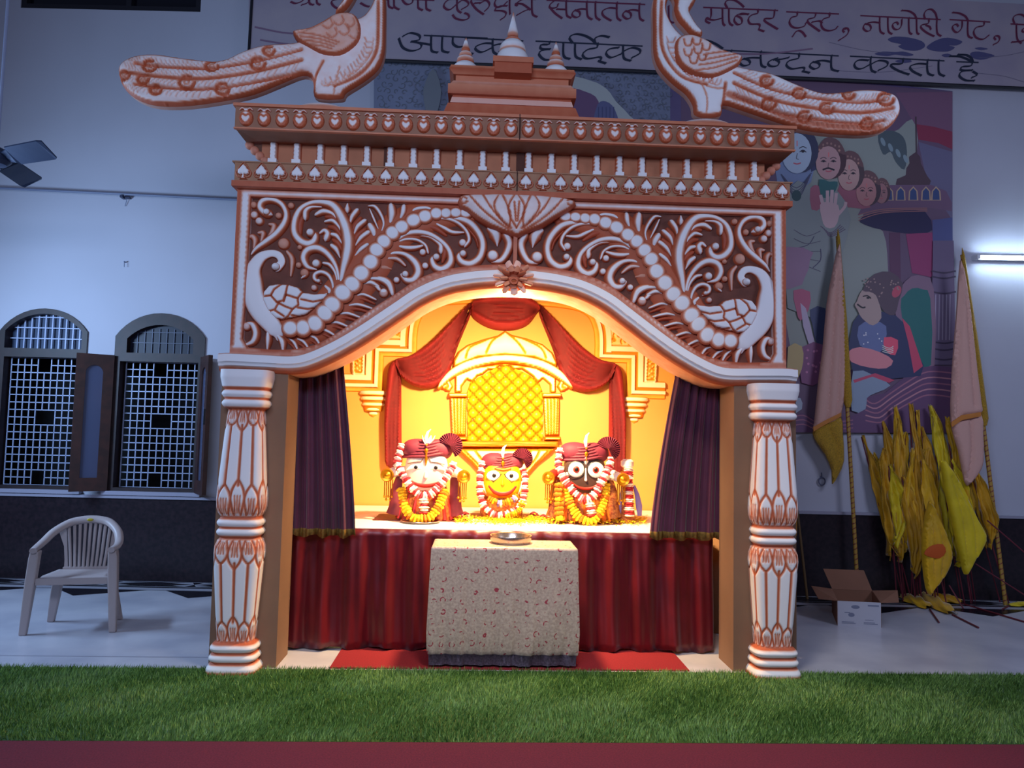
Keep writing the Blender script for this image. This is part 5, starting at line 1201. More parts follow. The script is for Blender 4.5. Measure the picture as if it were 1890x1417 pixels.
# ------------------------------------------------------------------ printed pictures and lettering on the wall
def printmat(name):
    m = bpy.data.materials.new(name); m.use_nodes = True; nt = m.node_tree; b = nt.nodes['Principled BSDF']
    a = nt.nodes.new('ShaderNodeAttribute'); a.attribute_name = 'ink'; nt.links.new(a.outputs['Color'], b.inputs['Base Color']); b.inputs['Roughness'].default_value = .55; return m
PRINT = printmat('printed_vinyl')
LR = (.215, .225, .36)
def ink(h):
    c = rgb(h); return tuple(min(.9, .82*c[i]/LR[i]) for i in range(3))
class Pr:
    """flat print: coloured shapes on one sheet, each layer a hair in front of the last"""
    def __init__(s, crop, off, fr=WF): s.crop = crop; s.off = off; s.fr = fr; s.v = []; s.f = []; s.c = []; s.k = 0
    def pts(s, rows): return [(p[0], p[1]) for p in tr(s.crop, [r[:2] for r in rows], s.off, s.fr)]
    def poly(s, col, rows, sub=1, raw=False):
        P_ = rows if raw else s.pts(rows)
        if sub > 1: P_ = [tuple(p) for p in smoothpath(P_, sub, True)]
        y = s.off-.0012-.0001*s.k; s.k += 1
        o = len(s.v); s.v += [(p[0], y, p[1]) for p in P_]; n = len(P_)
        a = sum(P_[i][0]*P_[(i+1) % n][1]-P_[(i+1) % n][0]*P_[i][1] for i in range(n)); idx = list(range(o, o+n)); s.f.append(idx if a > 0 else idx[::-1]); s.c += [ink(col)]*n
    def ell(s, col, x, y, rx, ry, ang=0, n=20):
        c, q = math.cos(ang), math.sin(ang)
        s.poly(col, [(x+rx*math.cos(t)*c-ry*math.sin(t)*q, y+rx*math.cos(t)*q+ry*math.sin(t)*c) for t in np.linspace(0, 6.283, n, endpoint=False)])
    def line(s, col, rows, w, sub=4, taper=False):
        A = smoothpath([r[:2] for r in rows], sub); n = len(A); L = []; R = []
        for i in range(n):
            t = A[min(i+1, n-1)]-A[max(i-1, 0)]; t /= np.linalg.norm(t)+1e-9; ww = w*(.3+.7*math.sin(math.pi*(i+.5)/n)) if taper else w
            L.append(A[i]+np.array([-t[1], t[0]])*ww/2); R.append(A[i]-np.array([-t[1], t[0]])*ww/2)
        P_ = s.pts(L+R); y = s.off-.0012-.0001*s.k; s.k += 1; o = len(s.v); s.v += [(p[0], y, p[1]) for p in P_]; s.c += [ink(col)]*len(P_)
        s.f += [(o+i, o+i+1, o+n+i+1, o+n+i) for i in range(n-1)]
    def nib(s, col, rows, w=11, ang=-.75, sub=5, thick=.30):
        """broad pen stroke: a slanted nib dragged along the path"""
        A = smoothpath([r[:2] for r in rows], sub); n = len(A); d = np.array([math.cos(ang), math.sin(ang)])*w/2; e = np.array([-d[1], d[0]])*thick
        y = s.off-.0012-.0001*s.k; s.k += 1
        for i in range(n-1):
            t = A[i+1]-A[i]; sg = 1 if (d[0]*t[1]-d[1]*t[0]) > 0 else -1
            for Q in ([A[i]-d, A[i]+d, A[i+1]+d, A[i+1]-d], [A[i]-e, A[i]+e, A[i+1]+e, A[i+1]-e]):
                P_ = s.pts(Q); o = len(s.v); s.v += [(p[0], y-.00002*i, p[1]) for p in P_]; s.c += [ink(col)]*4; s.f.append((o, o+1, o+2, o+3))
        for q in A[[0, -1]]:
            P_ = s.pts([q-d-e, q+d-e, q+d+e, q-d+e]); o = len(s.v); s.v += [(p[0], y-.0001, p[1]) for p in P_]; s.c += [ink(col)]*4; s.f.append((o, o+1, o+2, o+3))
    def build(s, name, parent):
        me = bpy.data.meshes.new(name); me.from_pydata(s.v, [], s.f); a = me.color_attributes.new('ink', 'FLOAT_COLOR', 'POINT')
        a.data.foreach_set('color', [x for c in s.c for x in (*c, 1.)]); me.materials.append(PRINT); me.update()
        o = bpy.data.objects.new(name, me); COL.objects.link(o); o.parent = parent; return o
def sheetbox(root, quad, off, m, name='sheet', t=.004, crop=CF):
    P_ = tr(crop, quad, off, WF); mb = MB(); n = len(P_)
    mb.add([(p[0], off, p[1]) for p in P_]+[(p[0], off+t, p[1]) for p in P_], [tuple(reversed(range(n))), tuple(range(n, 2*n))]+[(k, (k+1) % n, n+(k+1) % n, n+k) for k in range(n)])
    return mb.build(name, m, root, smooth=False)
# banner
ban = WF.empty('banner', label='long pale banner with two rows of painted Hindi writing high on the wall', cat='banner')
BO = -.09
sheetbox(ban, [(459, -70), (1900, 8), (1990, 12), (1990, 168), (1890, 163), (1513, 146), (1170, 131), (690, 111), (459, 100)], BO, mat('banner_cloth', 'ACA0A8', .7, col2='9C92A2', nscale=2))
P_ = [tr(CF, [(459, 100)], BO, WF)[0], tr(CF, [(690, 111)], BO, WF)[0], tr(CF, [(1170, 131)], BO, WF)[0], tr(CF, [(1513, 146)], BO, WF)[0], tr(CF, [(1990, 168)], BO, WF)[0]]
mb = MB(); mb.tube([(p[0], BO, p[1]) for p in P_], .016, 6); mb.tube([(P_[0][0], BO, P_[0][1]), (P_[0][0]+.01, BO, P_[0][1]+1.0)], .014, 6); mb.build('frame_rail', mat('black_frame', '14141E'), ban)
W1 = '3A1430'; W2 = '10142A'
T1 = (520, 0, 4.974); T2 = (860, 0, 4.974); T3 = (1200, 0, 5.25); T4 = (1530, 0, 5.25)
def text(crop, col, strokes, name, w=17, heads=()):
    p = Pr(crop, BO-.001)
    for h in heads: p.nib(col, h, 14, ang=math.pi/2, sub=1, thick=.2)
    for s_ in strokes: p.nib(col, s_, w*1.35, sub=6, thick=.42)
    return p.build(name, ban)
bg = Pr(T4, BO-.0004)
for pt_ in ([(570, 380), (640, 355), (780, 365), (900, 400), (930, 450), (860, 490), (740, 485), (670, 450), (700, 430), (610, 410)], [(960, 440), (1040, 390), (1150, 365), (1290, 400), (1240, 440), (1160, 440), (1220, 460), (1150, 500), (1020, 495), (950, 470)], [(440, 525), (520, 500), (640, 505), (720, 500), (820, 530), (760, 545), (640, 530), (560, 545)], [(1370, 515), (1450, 500), (1600, 535), (1560, 560), (1470, 580), (1390, 560)], [(1410, 468), (1470, 458), (1540, 474), (1470, 486)], [(640, 590), (760, 570), (800, 600), (700, 612)], [(1090, 535), (1150, 520), (1200, 545), (1130, 555)]): bg.poly('2A2A52', pt_, 3)
for l in ([(0, 410), (300, 480), (600, 520)], [(1450, 560), (1700, 540), (1900, 500)], [(0, 680), (500, 700), (1000, 640)], [(1450, 710), (1700, 740), (1900, 800)]): bg.line('3C3A58', l, 4)
bg.crop = CF
for l in ([(470, 50), (540, 62), (600, 48)], [(480, 74), (560, 84), (640, 70)], [(1280, 95), (1400, 100), (1500, 90)]): bg.line('453655', l, 3)
bg.build('print', ban)
text(T1, W1, [[(85, 18), (130, 32), (190, 8), (215, -40)], [(185, 45), (230, 30), (262, -5)], [(245, -70), (250, 10), (262, 38), (290, 45)], [(320, -70), (320, 10), (330, 35), (350, 45)], [(300, -70), (310, -130), (360, -140), (380, -90)],
    [(540, -75), (530, -50), (470, -45), (465, -15), (530, -10)], [(530, -10), (460, 10), (470, 50), (520, 82), (560, 70)], [(725, 30), (770, 55), (800, 62)],
    [(975, -80), (978, 20), (985, 60), (1020, 78)], [(1028, -80), (1030, 20), (1035, 65), (1075, 88)], [(880, -60), (900, 0), (960, 5)],
    [(1110, -60), (1108, 0), (1150, 42), (1200, 20), (1205, -60)], [(1250, -80), (1250, 40), (1255, 75), (1290, 95)], [(1325, -80), (1325, 50), (1332, 85), (1365, 100)],
    [(1600, -10), (1530, 0), (1490, 40), (1495, 72), (1540, 92), (1600, 45)], [(1612, -80), (1608, 60), (1620, 100), (1645, 118)], [(1612, 35), (1665, 0), (1712, 25), (1705, 55), (1655, 85)], [(1570, 140), (1600, 172), (1670, 186), (1718, 165), (1710, 135), (1680, 122)]],
    'writing', heads=[[(60, -62), (420, -44)], [(440, -44), (1400, 4), ], [(1440, -22), (1890, 0)]])
text(T2, W1, [[(100, -70), (110, -20), (55, -5), (50, 25), (95, 85), (160, 132)], [(80, 30), (140, 25)], [(130, 30), (185, 5), (215, 35), (205, 70), (175, 100)],
    [(345, -60), (290, -20), (262, 30), (280, 65), (330, 60), (375, 20)], [(375, 55), (300, 60), (265, 95), (330, 100), (368, 120), (355, 155), (320, 180)], [(402, -80), (400, 60), (404, 130)],
    [(600, -10), (520, -5), (455, 40), (470, 52)], [(585, 85), (540, 100), (470, 138)], [(455, 35), (520, 40), (590, 90)], [(605, -80), (605, 80), (615, 135), (650, 155)],
    [(815, 5), (770, 45), (775, 75), (830, 70), (845, 40)], [(775, 75), (820, 125), (880, 168)], [(835, 85), (915, 88)], [(920, 5), (920, 90), (928, 145), (962, 165)],
    [(1108, 15), (1110, 100), (1120, 155), (1155, 180)], [(1105, 85), (1040, 85), (985, 108), (975, 140), (1010, 162), (1045, 145), (1040, 110), (1000, 95)], [(1188, 18), (1188, 110), (1195, 160), (1228, 185)],
    [(1385, 25), (1383, 110), (1390, 165), (1420, 190)], [(1385, 80), (1310, 75), (1252, 105), (1265, 150), (1330, 190)],
    [(1592, 35), (1590, 110), (1598, 170), (1628, 192)], [(1588, 100), (1520, 92), (1455, 112), (1440, 145), (1480, 176), (1515, 155), (1505, 118), (1465, 102)]],
    'writing', heads=[[(0, -30), (640, -5)], [(740, 2), (1645, 42)]])
text(T3, W1, [[(178, 60), (180, 150), (190, 205), (225, 222)],
    [(590, 85), (590, 150), (575, 185), (545, 172), (540, 205), (575, 225)], [(560, 185), (620, 195), (700, 175)], [(700, 85), (700, 170), (705, 225), (722, 248)],
    [(762, 85), (762, 170), (770, 225), (798, 248)], [(745, 75), (725, 30), (760, 0), (820, 5), (870, 35), (905, 68)],
    [(950, 140), (880, 132), (825, 160), (815, 205), (850, 240), (888, 222), (882, 180), (840, 155)], [(875, 140), (950, 138)],
    [(1042, 95), (1040, 130), (985, 145), (950, 185), (970, 232), (1050, 235), (1062, 262), (1052, 285), (1100, 305)],
    [(1205, 100), (1198, 160), (1175, 180), (1108, 182), (1115, 210), (1170, 245), (1232, 282)],
    [(1425, 120), (1420, 155), (1370, 170), (1348, 215), (1375, 260), (1430, 272), (1490, 255), (1508, 225)], [(1380, 352), (1410, 310), (1440, 298), (1475, 315), (1505, 355)],
    [(1605, 130), (1590, 170), (1530, 188), (1530, 220), (1580, 260), (1640, 302)], [(1570, 215), (1640, 205), (1662, 225)],
    [(1735, 130), (1735, 165), (1680, 185), (1655, 230), (1675, 280), (1730, 300), (1790, 285), (1812, 262)], [(1870, 290), (1895, 280)]],
    'writing', w=18, heads=[[(515, 72), (1238, 102)], [(1320, 115), (1828, 136)]])
text(T4, W1, [[(145, 312), (132, 290), (150, 272), (180, 278), (190, 305), (165, 345), (95, 392)],
    [(492, 165), (490, 240), (498, 305), (532, 328)], [(490, 222), (420, 215), (350, 235), (332, 275), (370, 305), (405, 285), (395, 245), (350, 232)], [(570, 168), (570, 250), (578, 308), (608, 330)],
    [(705, 190), (700, 250), (670, 285), (630, 280), (615, 240), (650, 215), (670, 235)], [(772, 175), (772, 250), (778, 312), (800, 332)],
    [(848, 180), (848, 250), (852, 315), (870, 332)], [(705, 102), (770, 108), (825, 140), (846, 182)],
    [(965, 185), (962, 225), (895, 245), (895, 275), (950, 320), (1015, 352)], [(940, 245), (975, 262), (985, 285)], [(1045, 188), (1042, 260), (1050, 325), (1082, 350)], [(930, 182), (920, 140), (945, 100), (990, 92), (1030, 130), (1046, 188)],
    [(1290, 200), (1285, 270), (1245, 315), (1210, 300), (1195, 260), (1230, 235), (1250, 255)], [(1345, 200), (1342, 290), (1350, 350), (1385, 370)], [(1198, 122), (1260, 130), (1320, 160), (1345, 200)],
    [(1502, 212), (1495, 250), (1430, 265), (1400, 310), (1425, 365), (1490, 382), (1545, 345)], [(1612, 385), (1598, 362), (1618, 348), (1645, 356), (1652, 380), (1635, 410), (1595, 432)],
    [(1815, 235), (1815, 310), (1825, 385), (1860, 420)], [(1795, 228), (1782, 180), (1810, 148), (1860, 142), (1900, 165)], [(1900, 270), (1870, 290), (1880, 310), (1915, 312)], [(1770, 410), (1830, 405), (1880, 395)]],
    'writing', heads=[[(305, 152), (1082, 190)], [(1170, 190), (1560, 214)], [(1760, 232), (1930, 242)]])
text(T1, W2, [[(1115, 332), (1180, 303), (1260, 325), (1262, 365), (1190, 382)], [(1190, 382), (1275, 400), (1270, 445), (1190, 468), (1110, 435), (1075, 355)], [(1270, 395), (1370, 412)], [(1372, 330), (1370, 420), (1380, 470), (1428, 482)], [(1475, 335), (1470, 420), (1478, 468), (1530, 482)],
    [(1572, 342), (1572, 400), (1620, 432), (1690, 420)], [(1692, 350), (1695, 440), (1705, 480), (1750, 496)]], 'writing', w=20, heads=[[(1305, 325), (1890, 352)]])
text(T2, W2, [[(240, 400), (170, 398), (95, 425), (90, 455), (145, 480), (235, 440)], [(245, 362), (245, 440), (255, 480), (290, 502)], [(245, 420), (320, 405), (355, 440), (310, 470)], [(482, 372), (480, 440), (490, 480), (530, 500)],
    [(770, 385), (760, 408), (690, 412), (690, 448), (770, 452)], [(770, 452), (695, 465), (670, 500), (720, 548), (790, 545)], [(895, 395), (892, 480), (905, 525), (950, 542)],
    [(1002, 400), (1000, 470), (1010, 522), (1058, 545)], [(975, 392), (950, 345), (1000, 315), (1080, 325), (1150, 360), (1190, 400)],
    [(1208, 400), (1200, 438), (1120, 455), (1070, 500), (1110, 540), (1225, 525), (1240, 550), (1215, 560), (1280, 582)], [(1182, 385), (1185, 352), (1240, 330), (1312, 342)],
    [(1400, 438), (1320, 450), (1285, 490), (1330, 530), (1425, 495)], [(1442, 420), (1442, 490), (1455, 540), (1510, 558)], [(1440, 475), (1520, 440), (1590, 455), (1595, 490), (1525, 530)]], 'writing', w=20, heads=[[(0, 348), (525, 376)], [(640, 378), (1620, 424)]])
text(T3, W2, [[(635, 500), (655, 540), (620, 560)], [(640, 545), (780, 552)], [(785, 490), (785, 540), (790, 585)], [(450, 405), (540, 392), (630, 425), (700, 470)],
    [(1072, 500), (1070, 570), (1080, 635), (1118, 652)], [(1068, 562), (980, 560), (895, 575), (870, 610), (905, 638), (965, 622), (955, 585), (905, 570)],
    [(1230, 565), (1180, 580), (1140, 610), (1165, 642), (1225, 640), (1250, 605), (1220, 580)], [(1200, 578), (1270, 575), (1340, 558)],
    [(1440, 522), (1435, 565), (1350, 588), (1318, 630), (1370, 668), (1480, 655), (1492, 680), (1475, 690), (1540, 706)],
    [(1757, 540), (1752, 610), (1762, 672), (1822, 690)], [(1750, 600), (1670, 588), (1580, 602), (1545, 640), (1590, 670), (1640, 645), (1630, 612), (1575, 602)]], 'writing', w=20, heads=[[(600, 482), (1825, 542)]])
text(T4, W2, [[(380, 585), (290, 582), (245, 620), (265, 662), (320, 665), (390, 628)], [(405, 555), (402, 620), (412, 680), (452, 702)], [(405, 625), (480, 588), (560, 600), (560, 640), (480, 682)],
    [(718, 572), (705, 618), (605, 622), (610, 650), (680, 690), (772, 722)], [(955, 582), (950, 650), (962, 712), (1010, 732)], [(950, 622), (860, 618), (785, 645), (810, 690), (892, 732)], [(1062, 588), (1060, 650), (1068, 712), (1115, 738)],
    [(1392, 605), (1370, 640), (1290, 648), (1280, 680), (1385, 682)], [(1385, 682), (1290, 692), (1262, 735), (1320, 778), (1405, 782)], [(1395, 695), (1435, 725), (1385, 752)], [(1172, 545), (1270, 550), (1350, 580), (1388, 605)], [(1250, 530), (1330, 535), (1378, 565), (1395, 605)]],
    'writing', w=20, heads=[[(205, 545), (1118, 590)], [(1235, 598), (1448, 606)]])
# grey panel with scrollwork tracery
gp = WF.empty('tracery_poster', label='grey poster of carved tracery and a small arch, hung under the banner', cat='poster')
PO = -.03
sheetbox(gp, [(690, 90), (1237, 110), (1237, 240), (1237, 700), (690, 700)], PO, mat('tracery_paper', '7E849A', .7, col2='767C92', nscale=3))
p = Pr(CF, PO)
random.seed(3)
for i in range(34):
    for j in range(9):
        x = 700+i*16+random.uniform(-4, 4)+(j % 2)*7; y = 118+j*12.5+random.uniform(-2, 2)+(x-700)*.04; a0 = random.random()*6.28; sg = random.choice((-1, 1)); r = random.uniform(4.5, 8)
        p.line('34384E', [(x+r*(1-q/7)*math.cos(a0+sg*q), y+r*(1-q/7)*math.sin(a0+sg*q)) for q in np.linspace(0, 5.2, 7)], 1.2, sub=3)
p.poly('5C6076', [(1040, 150), (1090, 152), (1120, 168), (1136, 190), (1160, 215), (1170, 240), (1000, 240)], 3)
p.poly('38284A', [(1045, 170), (1080, 172), (1104, 190), (1100, 240), (1045, 240)], 3); p.poly('30325A', [(1102, 196), (1118, 190), (1134, 205), (1140, 240), (1096, 240)], 3)
for k in range(5): p.line('24264A', [(1104+7*k, 200), (1104+7*k, 240)], 1.6, 1)
p.poly('3E4258', [(800, 130), (815, 170), (805, 215), (790, 215), (782, 170)], 3)
p.build('print', gp); random.seed(11)
# large devotional picture
mu = WF.empty('wall_poster', label='large dark printed picture of crowned figures and a throne, right of the shrine', cat='poster')
sheetbox(mu, [(1237, 110), (1237, 700), (1440, 790), (1757, 800), (1758, 168)], PO, mat('poster_paper', '6A5C80', .6, col2='5C4E78', nscale=1.5))
p = Pr((1420, 150, 4.295), PO)
p.poly('3B2E4C', [(-700, -100), (1450, 82), (1455, 2790), (80, 2750), (-700, 2300)])
p.poly('45304F', [(1000, 90), (1450, 85), (1450, 520), (1200, 420)]); p.poly('3C3A5E', [(1180, 480), (1450, 560), (1450, 1100), (1250, 800)])
p.poly('535868', [(130, 420), (900, 430), (1130, 300), (1170, 560), (1050, 780), (740, 1060), (900, 1190), (940, 1500), (940, 2100), (600, 2300), (300, 2300), (130, 1900)], 3)
p.poly('4E1C36', [(1165, 340), (1300, 360), (1450, 400), (1450, 540), (1340, 490), (1180, 462)]); p.line('2A2030', [(1160, 280), (1165, 600)], 12, 1)
p.poly('2C3446', [(860, 430), (960, 390), (1060, 440), (1090, 560), (1070, 700), (1000, 640), (960, 560), (900, 580)], 3)
for k in range(4): p.ell('4A5670', 900+60*k, 480+45*k, 16, 36, -.4)
p.poly('2E2233', [(1160, 560), (1195, 600), (1200, 650), (1225, 700), (1250, 750), (1280, 790), (1270, 820), (1000, 820), (1010, 775), (1080, 745), (1085, 690), (1110, 650), (1105, 600)])
p.poly('403050', [(700, 1060), (760, 950), (850, 870), (960, 822), (1280, 822), (1400, 870), (1445, 960), (1445, 1030), (1250, 1000), (900, 1010), (760, 1050)])
for k, x in enumerate((945, 1040, 1140, 1240, 1320)): p.poly('6A5A5E', [(x-40, 945), (x-34, 870), (x, 832), (x+34, 870), (x+40, 945)]); p.poly('1E2A58', [(x-28, 940), (x-24, 872), (x, 846), (x+24, 872), (x+28, 940)])
p.poly('151236', [(710, 1100), (800, 1050), (1000, 1030), (1230, 1030), (1290, 1180), (1150, 1212), (900, 1180), (760, 1140)], 2)
for k in range(3): p.line('5A3C4C', [(705, 1060+22*k), (900, 1015+14*k), (1250, 1005+12*k)], 7)
p.poly('36203E', [(950, 1200), (1035, 1200), (1045, 2000), (960, 2000)]); p.poly('54204A', [(1080, 1210), (1290, 1200), (1310, 1560), (1130, 1520)]); p.poly('2C3060', [(1290, 1100), (1450, 1080), (1460, 2100), (1310, 2100)])
def face(x, y, rx, ry, skin, hair, a=0, must=False, crown=True, e='1A1626'):
    p.ell(hair, x+rx*.25, y-ry*.15, rx*1.22, ry*1.12, a)
    if crown:
        p.poly('3E2C3A', [(x-rx*.9, y-ry*.55), (x-rx*.6, y-ry*1.2), (x, y-ry*1.55), (x+rx*.9, y-ry*1.3), (x+rx*1.4, y-ry*.5), (x+rx*.6, y-ry*.65)], 3)
        for k in range(6): p.ell('6A5058', x-rx*.7+rx*.32*k, y-ry*(.78+.12*math.sin(k*1.2)), rx*.09, ry*.07)
        for k in range(5): p.ell('5A4450', x-rx*.4+rx*.32*k, y-ry*(1.08+.1*math.sin(k*1.2)), rx*.08, ry*.07)
    p.ell(skin, x, y, rx, ry, a)
    for s_ in (-.38, .42):
        p.line(e, [(x+rx*(s_-.22), y-ry*.06), (x+rx*s_, y-ry*.16), (x+rx*(s_+.22), y-ry*.05)], ry*.045); p.ell(e, x+rx*s_, y-ry*.08, rx*.11, ry*.05); p.line(e, [(x+rx*(s_-.26), y-ry*.24), (x+rx*s_, y-ry*.33), (x+rx*(s_+.24), y-ry*.25)], ry*.04)
    p.line(e, [(x+rx*.05, y), (x-rx*.02, y+ry*.25), (x+rx*.14, y+ry*.3)], ry*.03); p.line('6E3048', [(x-rx*.22, y+ry*.48), (x+rx*.03, y+ry*.53), (x+rx*.28, y+ry*.47)], ry*.06)
    if must: p.line(e, [(x-rx*.45, y+ry*.42), (x, y+ry*.32), (x+rx*.5, y+ry*.44)], ry*.10)
    p.line('8A4050', [(x+rx*.03, y-ry*.62), (x+rx*.03, y-ry*.35)], rx*.06, 1)
p.poly('46507C', [(60, 560), (200, 700), (340, 620), (330, 800), (200, 860), (60, 800)], 2); p.poly('23264A', [(120, 420), (350, 420), (370, 700), (330, 720), (300, 480)], 1)
p.poly('5C3550', [(560, 800), (700, 820), (800, 1000), (640, 1000), (540, 980)], 2)
face(885, 890, 50, 80, '5C4254', '2C2030'); face(765, 880, 80, 112, '6A4A5C', '2A2030'); face(625, 745, 85, 125, '6E5868', '2E2432', 0); face(462, 650, 98, 132, '6C5468', '2C1E2C', must=True); face(212, 575, 118, 160, '626C92', '20223E', crown=False)
p.poly('4E5468', [(140, 860), (330, 840), (540, 880), (640, 1100), (560, 1417), (560, 1800), (140, 1800)], 2)
for k in range(5): p.line('2A2A48', [(90+10*k, 740+16*k), (210, 850+24*k), (330-8*k, 730+18*k)], 6)
p.ell('1C2C3C', 210, 910, 38, 44)
p.poly('5C3550', [(320, 850), (400, 840), (410, 1000), (330, 1020)], 2); p.poly('1C3A4A', [(390, 780), (470, 800), (535, 800), (520, 870), (450, 930), (400, 900)], 2)
p.poly('75647E', [(395, 985), (440, 960), (540, 985), (545, 1080), (510, 1160), (440, 1160), (410, 1090)], 2)
for x0, x1, yt in ((425, 400, 905), (455, 455, 870), (485, 492, 865), (512, 525, 890)): p.line('75647E', [(x0, 1010), (x1, yt)], 26, 1)
p.line('75647E', [(540, 1060), (590, 1000), (600, 960)], 24)
for k in range(4): p.line('3A3450', [(400+14*k, 1150+10*k), (480, 1205+10*k), (560+12*k, 1140+12*k)], 7)
for k in range(5): p.line('33304C', [(190, 1180+70*k), (290, 1230+60*k), (400, 1190+80*k)], 5)
p.line('2A2848', [(350, 1230), (300, 1300), (180, 1330)], 6); p.line('2A2848', [(400, 1330), (400, 1417), (340, 1480)], 7)
p.crop = (1420, 450, 3.935)
p.poly('584468', [(-500, 40), (240, 30), (290, 120), (250, 250), (140, 330), (-500, 330)], 2); p.poly('6A3558', [(170, 340), (290, 350), (280, 480), (220, 560), (190, 480)], 2); p.poly('6C648C', [(220, 430), (260, 470), (330, 740), (290, 760), (240, 600)])
p.poly('20264C', [(290, 480), (400, 470), (410, 700), (340, 730), (310, 600)], 2); p.poly('4A2C54', [(230, 750), (400, 740), (390, 990), (230, 1010)], 2); p.poly('6E6252', [(130, 750), (230, 745), (240, 860), (210, 960), (150, 1050), (130, 1060)], 2)
for k in range(12): p.ell('6C4470', 255+random.random()*120, 770+random.random()*200, 9, 9)
p.poly('5C6488', [(140, 1130), (220, 1120), (230, 1200), (150, 1230)], 2)
p.poly('3C3456', [(1180, -20), (1330, -20), (1345, 880), (1165, 880)]); 
for k in range(5): p.line('5A5478', [(1200+26*k, 370), (1195+26*k, 700)], 7, 1)
for yy in (200, 240, 350, 710, 760, 830): p.line('241E38', [(1170, yy), (1260, yy+14), (1345, yy)], 12)
p.poly('4C3C5A', [(900, 460), (940, 330), (1020, 240), (1120, 240), (1185, 330), (1190, 890), (1000, 900)], 2); p.poly('123C4A', [(945, 460), (970, 380), (1030, 325), (1110, 335), (1160, 400), (1165, 880), (1020, 860)], 2)
p.poly('38264A', [(130, 1260), (230, 1225), (350, 1285), (600, 1245), (690, 1200), (700, 1110), (830, 1085), (950, 985), (1080, 900), (1200, 885), (1335, 900), (1335, 1375), (900, 1372), (130, 1368)])
for k in range(5): p.line('6A4A64' if k % 2 else '5A3A58', [(690, 1130+38*k), (760+10*k, 1160+34*k), (880, 1080+38*k), (1000, 1000+40*k), (1140, 930+42*k), (1330, 940+44*k)], 10)
for k in range(3): p.line('5A3A58', [(130, 1270+30*k), (240, 1245+32*k), (360, 1300+26*k), (600, 1280+28*k)], 8)
p.poly('1A1E42', [(600, 570), (700, 505), (850, 500), (960, 570), (1060, 780), (1090, 960), (600, 940)], 2)
p.poly('3A4272', [(640, 600), (740, 560), (840, 600), (830, 720), (790, 790), (650, 740)], 2); p.poly('8C3050', [(825, 680), (925, 700), (905, 810), (835, 775)], 2)
p.poly('7E4E66', [(560, 790), (650, 750), (800, 790), (890, 850), (840, 905), (720, 900), (590, 860)], 2); p.poly('722848', [(955, 540), (1010, 600), (1105, 890), (1040, 940), (1000, 720)])
p.poly('4E587C', [(600, 925), (760, 960), (870, 1030), (760, 1085), (700, 1120), (690, 1200), (590, 1210)], 2); p.poly('702848', [(600, 990), (760, 940), (900, 990), (860, 1010), (740, 965), (610, 1010)])
p.poly('665868', [(612, 445), (628, 420), (640, 388), (662, 345), (700, 330), (760, 370), (790, 430), (805, 540), (745, 595), (690, 565), (655, 530), (640, 500), (628, 475)], 2); p.poly('32283C', [(672, 345), (700, 280), (760, 220), (870, 205), (960, 290), (930, 420), (900, 520), (830, 500), (790, 440), (765, 375), (715, 350)], 2)
p.line('14121E', [(630, 440), (665, 465), (690, 462)], 12); p.line('14121E', [(670, 385), (705, 380), (730, 400)], 9); p.ell('14121E', 708, 395, 12, 8); p.ell('6E2C48', 915, 350, 30, 46, .5)
for k in range(26): a = random.random(); b_ = random.random(); p.ell('5C4C5C', 680+250*a, 250+170*b_*(1-abs(a-.5)), 6, 6)
for k in range(9): p.ell('8A86A8', 660+random.random()*150, 620+random.random()*110, 5, 5)
for k in range(4): p.line('A090A0', [(810, 740+14*k), (860, 760+12*k), (890, 745+14*k)], 5)
p.build('print', mu)
# ------------------------------------------------------------------ pipe, fan, tube light, ring
def wfp(px, py, off): q = WF.at(px, py, off); return WF.w(q[0], off, q[1])
PIPE = mat('grey_conduit', '6E7690', .5)
mb = MB(); a = wfp(-60, 344, -.05); b = wfp(470, 370, -.05); mb.tube([a, b], .011, 8)
o = mb.build('conduit_pipe', PIPE); tag(o, 'thin grey conduit pipe running along the left wall above the windows', 'pipe')
q = wfp(230, 361, -.04); mb = MB(); mb.box((q.x-.03, q.y-.03, q.z-.025), (q.x-.005, q.y+.04, q.z+.0)); mb.box((q.x+.0, q.y-.0, q.z-.022), (q.x+.045, q.y+.04, q.z-.008)); mb.build('clamp', mat('dark_clamp', '3A4058', .5), o, smooth=False)
mb = MB(); mb.tube([q, q+Vector((.012, .02, -.04)), q+Vector((-.005, .03, -.09))], .003, 5); mb.build('hanging_wire', PIPE, o)
mb = MB(); q = wfp(232, 484, -.0); mb.tube([q, q+Vector((0, -.03, .0))], .006, 6); mb.tube([q+Vector((0, -.03, 0)), q+Vector((0.003, -.03, -.05))], .003, 5); tag(mb.build('wall_hook', PIPE), 'tiny hook in the left wall under the conduit', 'hook')
q = wfp(1517, 886, -.02); mb = MB(); mb.tube([q+Vector((.03*math.cos(t), -.0, .035*math.sin(t)-.01)) for t in np.linspace(0, 6.283, 20)], .006, 6, cap=False); mb.tube([q+Vector((0, .0, .025)), q+Vector((0, .03, .03))], .006, 6); mb.tube([q+Vector((0, 0, .02)), q+Vector((-.004, 0, .07))], .005, 5)
tag(mb.build('wall_ring', mat('grey_iron', '5A5E78', .5)), 'small iron ring hook on the wall below the tall peach flag', 'ring')
FANM = mat('fan_metal', '2A3550', .45, metal=.3)
FR_ = Frame((0, 5.0, 0)); fx, fz = FR_.at(-6, 292)
fan = empty('ceiling_fan', (fx, 5.0, fz), 0, 'dark blue ceiling fan cut off by the left edge of the photo', 'fan')
mb = MB(); mb.lathe([(.001, -.05), (.06, -.045), (.085, -.02), (.085, .03), (.05, .06), (.02, .075), (.001, .075)], n=24); mb.build('motor', FANM, fan)
mb = MB(); mb.tube([(0, 0, .07), (0, 0, 2.4)], .010, 8); mb.build('down_rod', mat('white_rod', '9AA4C0', .4), fan)
